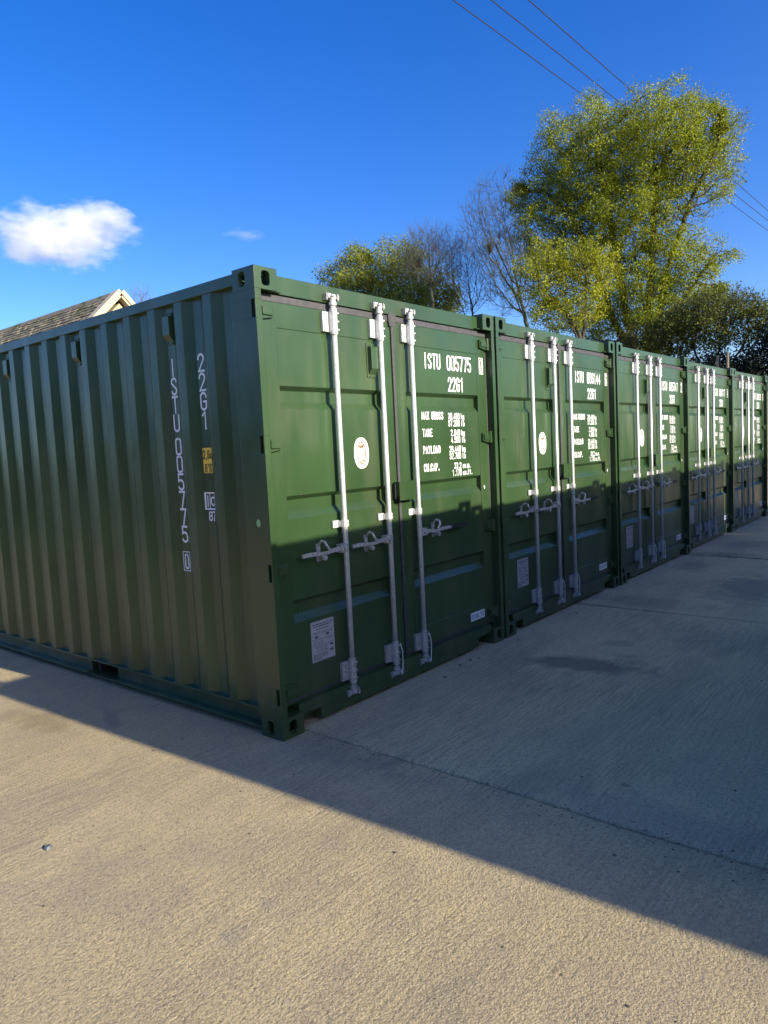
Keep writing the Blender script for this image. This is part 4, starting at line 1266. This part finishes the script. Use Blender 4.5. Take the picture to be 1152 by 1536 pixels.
# inner gable: the smaller triangular window surround under the peak
mb = MB()
for sgn in (-1, 1):
    for (d0, w, ya) in ((.62, .10, .02),):
        p0 = (0, rz_ - d0); p1 = (sgn * .85, rz_ - d0 - .85)
        nx, nz = sgn * .7071 * w, .7071 * w
        vs = [(q[0], yy, q[1]) for yy in (ya, .118) for q in ((p1[0], p1[1]), (p0[0], p0[1]), (p0[0], p0[1] + w * 1.414), (p1[0] + nx, p1[1] + nz))]
        f = [(0, 1, 2, 3), (7, 6, 5, 4), (0, 4, 5, 1), (1, 5, 6, 2), (2, 6, 7, 3), (3, 7, 4, 0)]
        if sgn > 0: f = [tuple(reversed(q)) for q in f]
        mb.add(vs, f)
mb.build('gable_hood', M['coping'], bd)
mb = MB(); mb.prism([(rz_ - 1.3, -.42), (rz_ - 1.3, .42), (rz_ - .86, 0)], .10, .1185, 'y')
mb.build('gable_opening', M['under'], bd)
tag(bd, 'stone building with mossy slate roof and pale coped gable beyond the left container', 'building')

# ------------------------------------------------------------ timber wall past the last container
M['board'] = mat_simple('brown_boards', (0.13, 0.085, 0.055), 0.85, 0, 0.35, 6, 0.3, 0.005)
tw = empty('timber_wall', (13.9, 0.5, 0))
for k in range(13):
    mb = MB(); mb.box(0, 3.6, -.012 - (k % 3) * .004, .02, 0.02 + k * .185, 0.02 + k * .185 + .172)
    mb.build('board', M['board'], tw)
for a in (0, 1.75, 3.5):
    MB().box(a, a + .09, .021, .10, 0, 2.42).build('post', M['board'], tw)
tag(tw, 'brown horizontal board wall just past the last container', 'fence')
M['post'] = mat_simple('weathered_post', (0.22, 0.19, 0.14), 0.9, 0, 0.3, 8)
for k, (x, y, z) in enumerate(((19.0, 2.62, 3.72), (19.0, 2.36, 3.80))):
    mb = MB(); mb.tube((0, 0, -.1), (0, 0, z), .045, .035, 8)
    o = mb.build('wooden_post', M['post']); o.location = (x, y, 0)
    tag(o, ('left', 'right')[k] + ' one of two pale wooden posts rising behind the last container', 'post', 'pale posts in front of the dark evergreen')

# ------------------------------------------------------------ overhead cables
M['cable'] = mat_simple('black_cable', (0.02, 0.022, 0.03), 0.6)
for k, (x0, y0, x1, y1) in enumerate(((24.11, 14.05, 73.41, 12.15), (25.22, 12.9, 69.87, 11.45), (26.33, 11.76, 66.66, 10.81))):
    dx, dy = x1 - x0, y1 - y0
    pts = [(x0 + dx * t, y0 + dy * t, 20.0) for t in (-0.8, -0.4, 0, .33, .66, 1, 1.4, 1.8)]
    mb = MB().path(pts, 0.024, 6)
    o = mb.build('overhead_cable', M['cable'])
    tag(o, ('left', 'middle', 'right')[k] + ' one of three overhead cables crossing the sky above the oak', 'cable', 'three overhead cables')

# ------------------------------------------------------------ clouds
def cloud(name, loc, half, seed, dens, label, rz=0.0, thr=0.0):
    mt = bpy.data.materials.new(name + '_vapour'); mt.use_nodes = True
    nt = mt.node_tree; nt.nodes.clear()
    out = nt.nodes.new('ShaderNodeOutputMaterial'); pv = nt.nodes.new('ShaderNodeVolumePrincipled')
    tc = nt.nodes.new('ShaderNodeTexCoord').outputs['Object']
    big = nt.nodes.new('ShaderNodeTexNoise'); big.inputs['Scale'].default_value = 1.5; big.inputs['Detail'].default_value = 6; big.inputs['Roughness'].default_value = 0.58
    nt.links.new(mapping(nt, tc, (1, 1, 0.8), (0, 0, 0), (seed, seed * 1.7, 0)), big.inputs['Vector'])
    ln = nt.nodes.new('ShaderNodeVectorMath'); ln.operation = 'LENGTH'; nt.links.new(tc, ln.inputs[0])
    d = mathn(nt, 'SUBTRACT', 1.0, ln.outputs['Value'])
    v = mathn(nt, 'ADD', mathn(nt, 'MULTIPLY', d, 1.0), mathn(nt, 'MULTIPLY', mathn(nt, 'SUBTRACT', big.outputs['Fac'], 0.5), 2.6))
    fin = nt.nodes.new('ShaderNodeTexNoise'); fin.inputs['Scale'].default_value = 7.0; fin.inputs['Detail'].default_value = 5; fin.inputs['Roughness'].default_value = 0.7; nt.links.new(tc, fin.inputs['Vector'])
    v = mathn(nt, 'ADD', v, mathn(nt, 'MULTIPLY', mathn(nt, 'SUBTRACT', fin.outputs['Fac'], 0.5), 0.9))
    v = mathn(nt, 'SUBTRACT', v, 0.34 + thr)
    v = mathn(nt, 'MULTIPLY', v, 2.0, clamp=True)
    nt.links.new(mathn(nt, 'MULTIPLY', v, dens), pv.inputs['Density'])
    pv.inputs['Color'].default_value = (0.95, 0.95, 0.945, 1)
    pv.inputs['Anisotropy'].default_value = 0.0
    nt.links.new(pv.outputs[0], out.inputs['Volume'])
    n, mm = 24, 14
    mb = MB()
    vs = [(0, 0, 1)] + [(math.sin(math.pi * j / mm) * math.cos(2 * math.pi * i / n), math.sin(math.pi * j / mm) * math.sin(2 * math.pi * i / n), math.cos(math.pi * j / mm)) for j in range(1, mm) for i in range(n)] + [(0, 0, -1)]
    fs = [(0, 1 + i, 1 + (i + 1) % n) for i in range(n)]
    for j in range(mm - 2):
        for i in range(n):
            a = 1 + j * n + i; b = 1 + j * n + (i + 1) % n
            fs.append((a, a + n, b + n, b))
    e = len(vs) - 1
    fs += [(1 + (mm - 2) * n + (i + 1) % n, 1 + (mm - 2) * n + i, e) for i in range(n)]
    mb.add(vs, fs)
    o = mb.build(name, mt); o.location = loc; o.scale = half; o.rotation_euler = (0, 0, rz)
    tag(o, label, 'cloud')
    return o
cloud('cloud', (232.4, 438.4, 146), (52, 26, 25), 3.0, 0.12, 'large white puffy cloud low in the sky at the left', R(-28))
cloud('cloud', (322.9, 376.6, 149.5), (16, 8, 4.5), 8.0, 0.02, 'tiny faint wisp of cloud right of the large one', R(-40), -0.2)
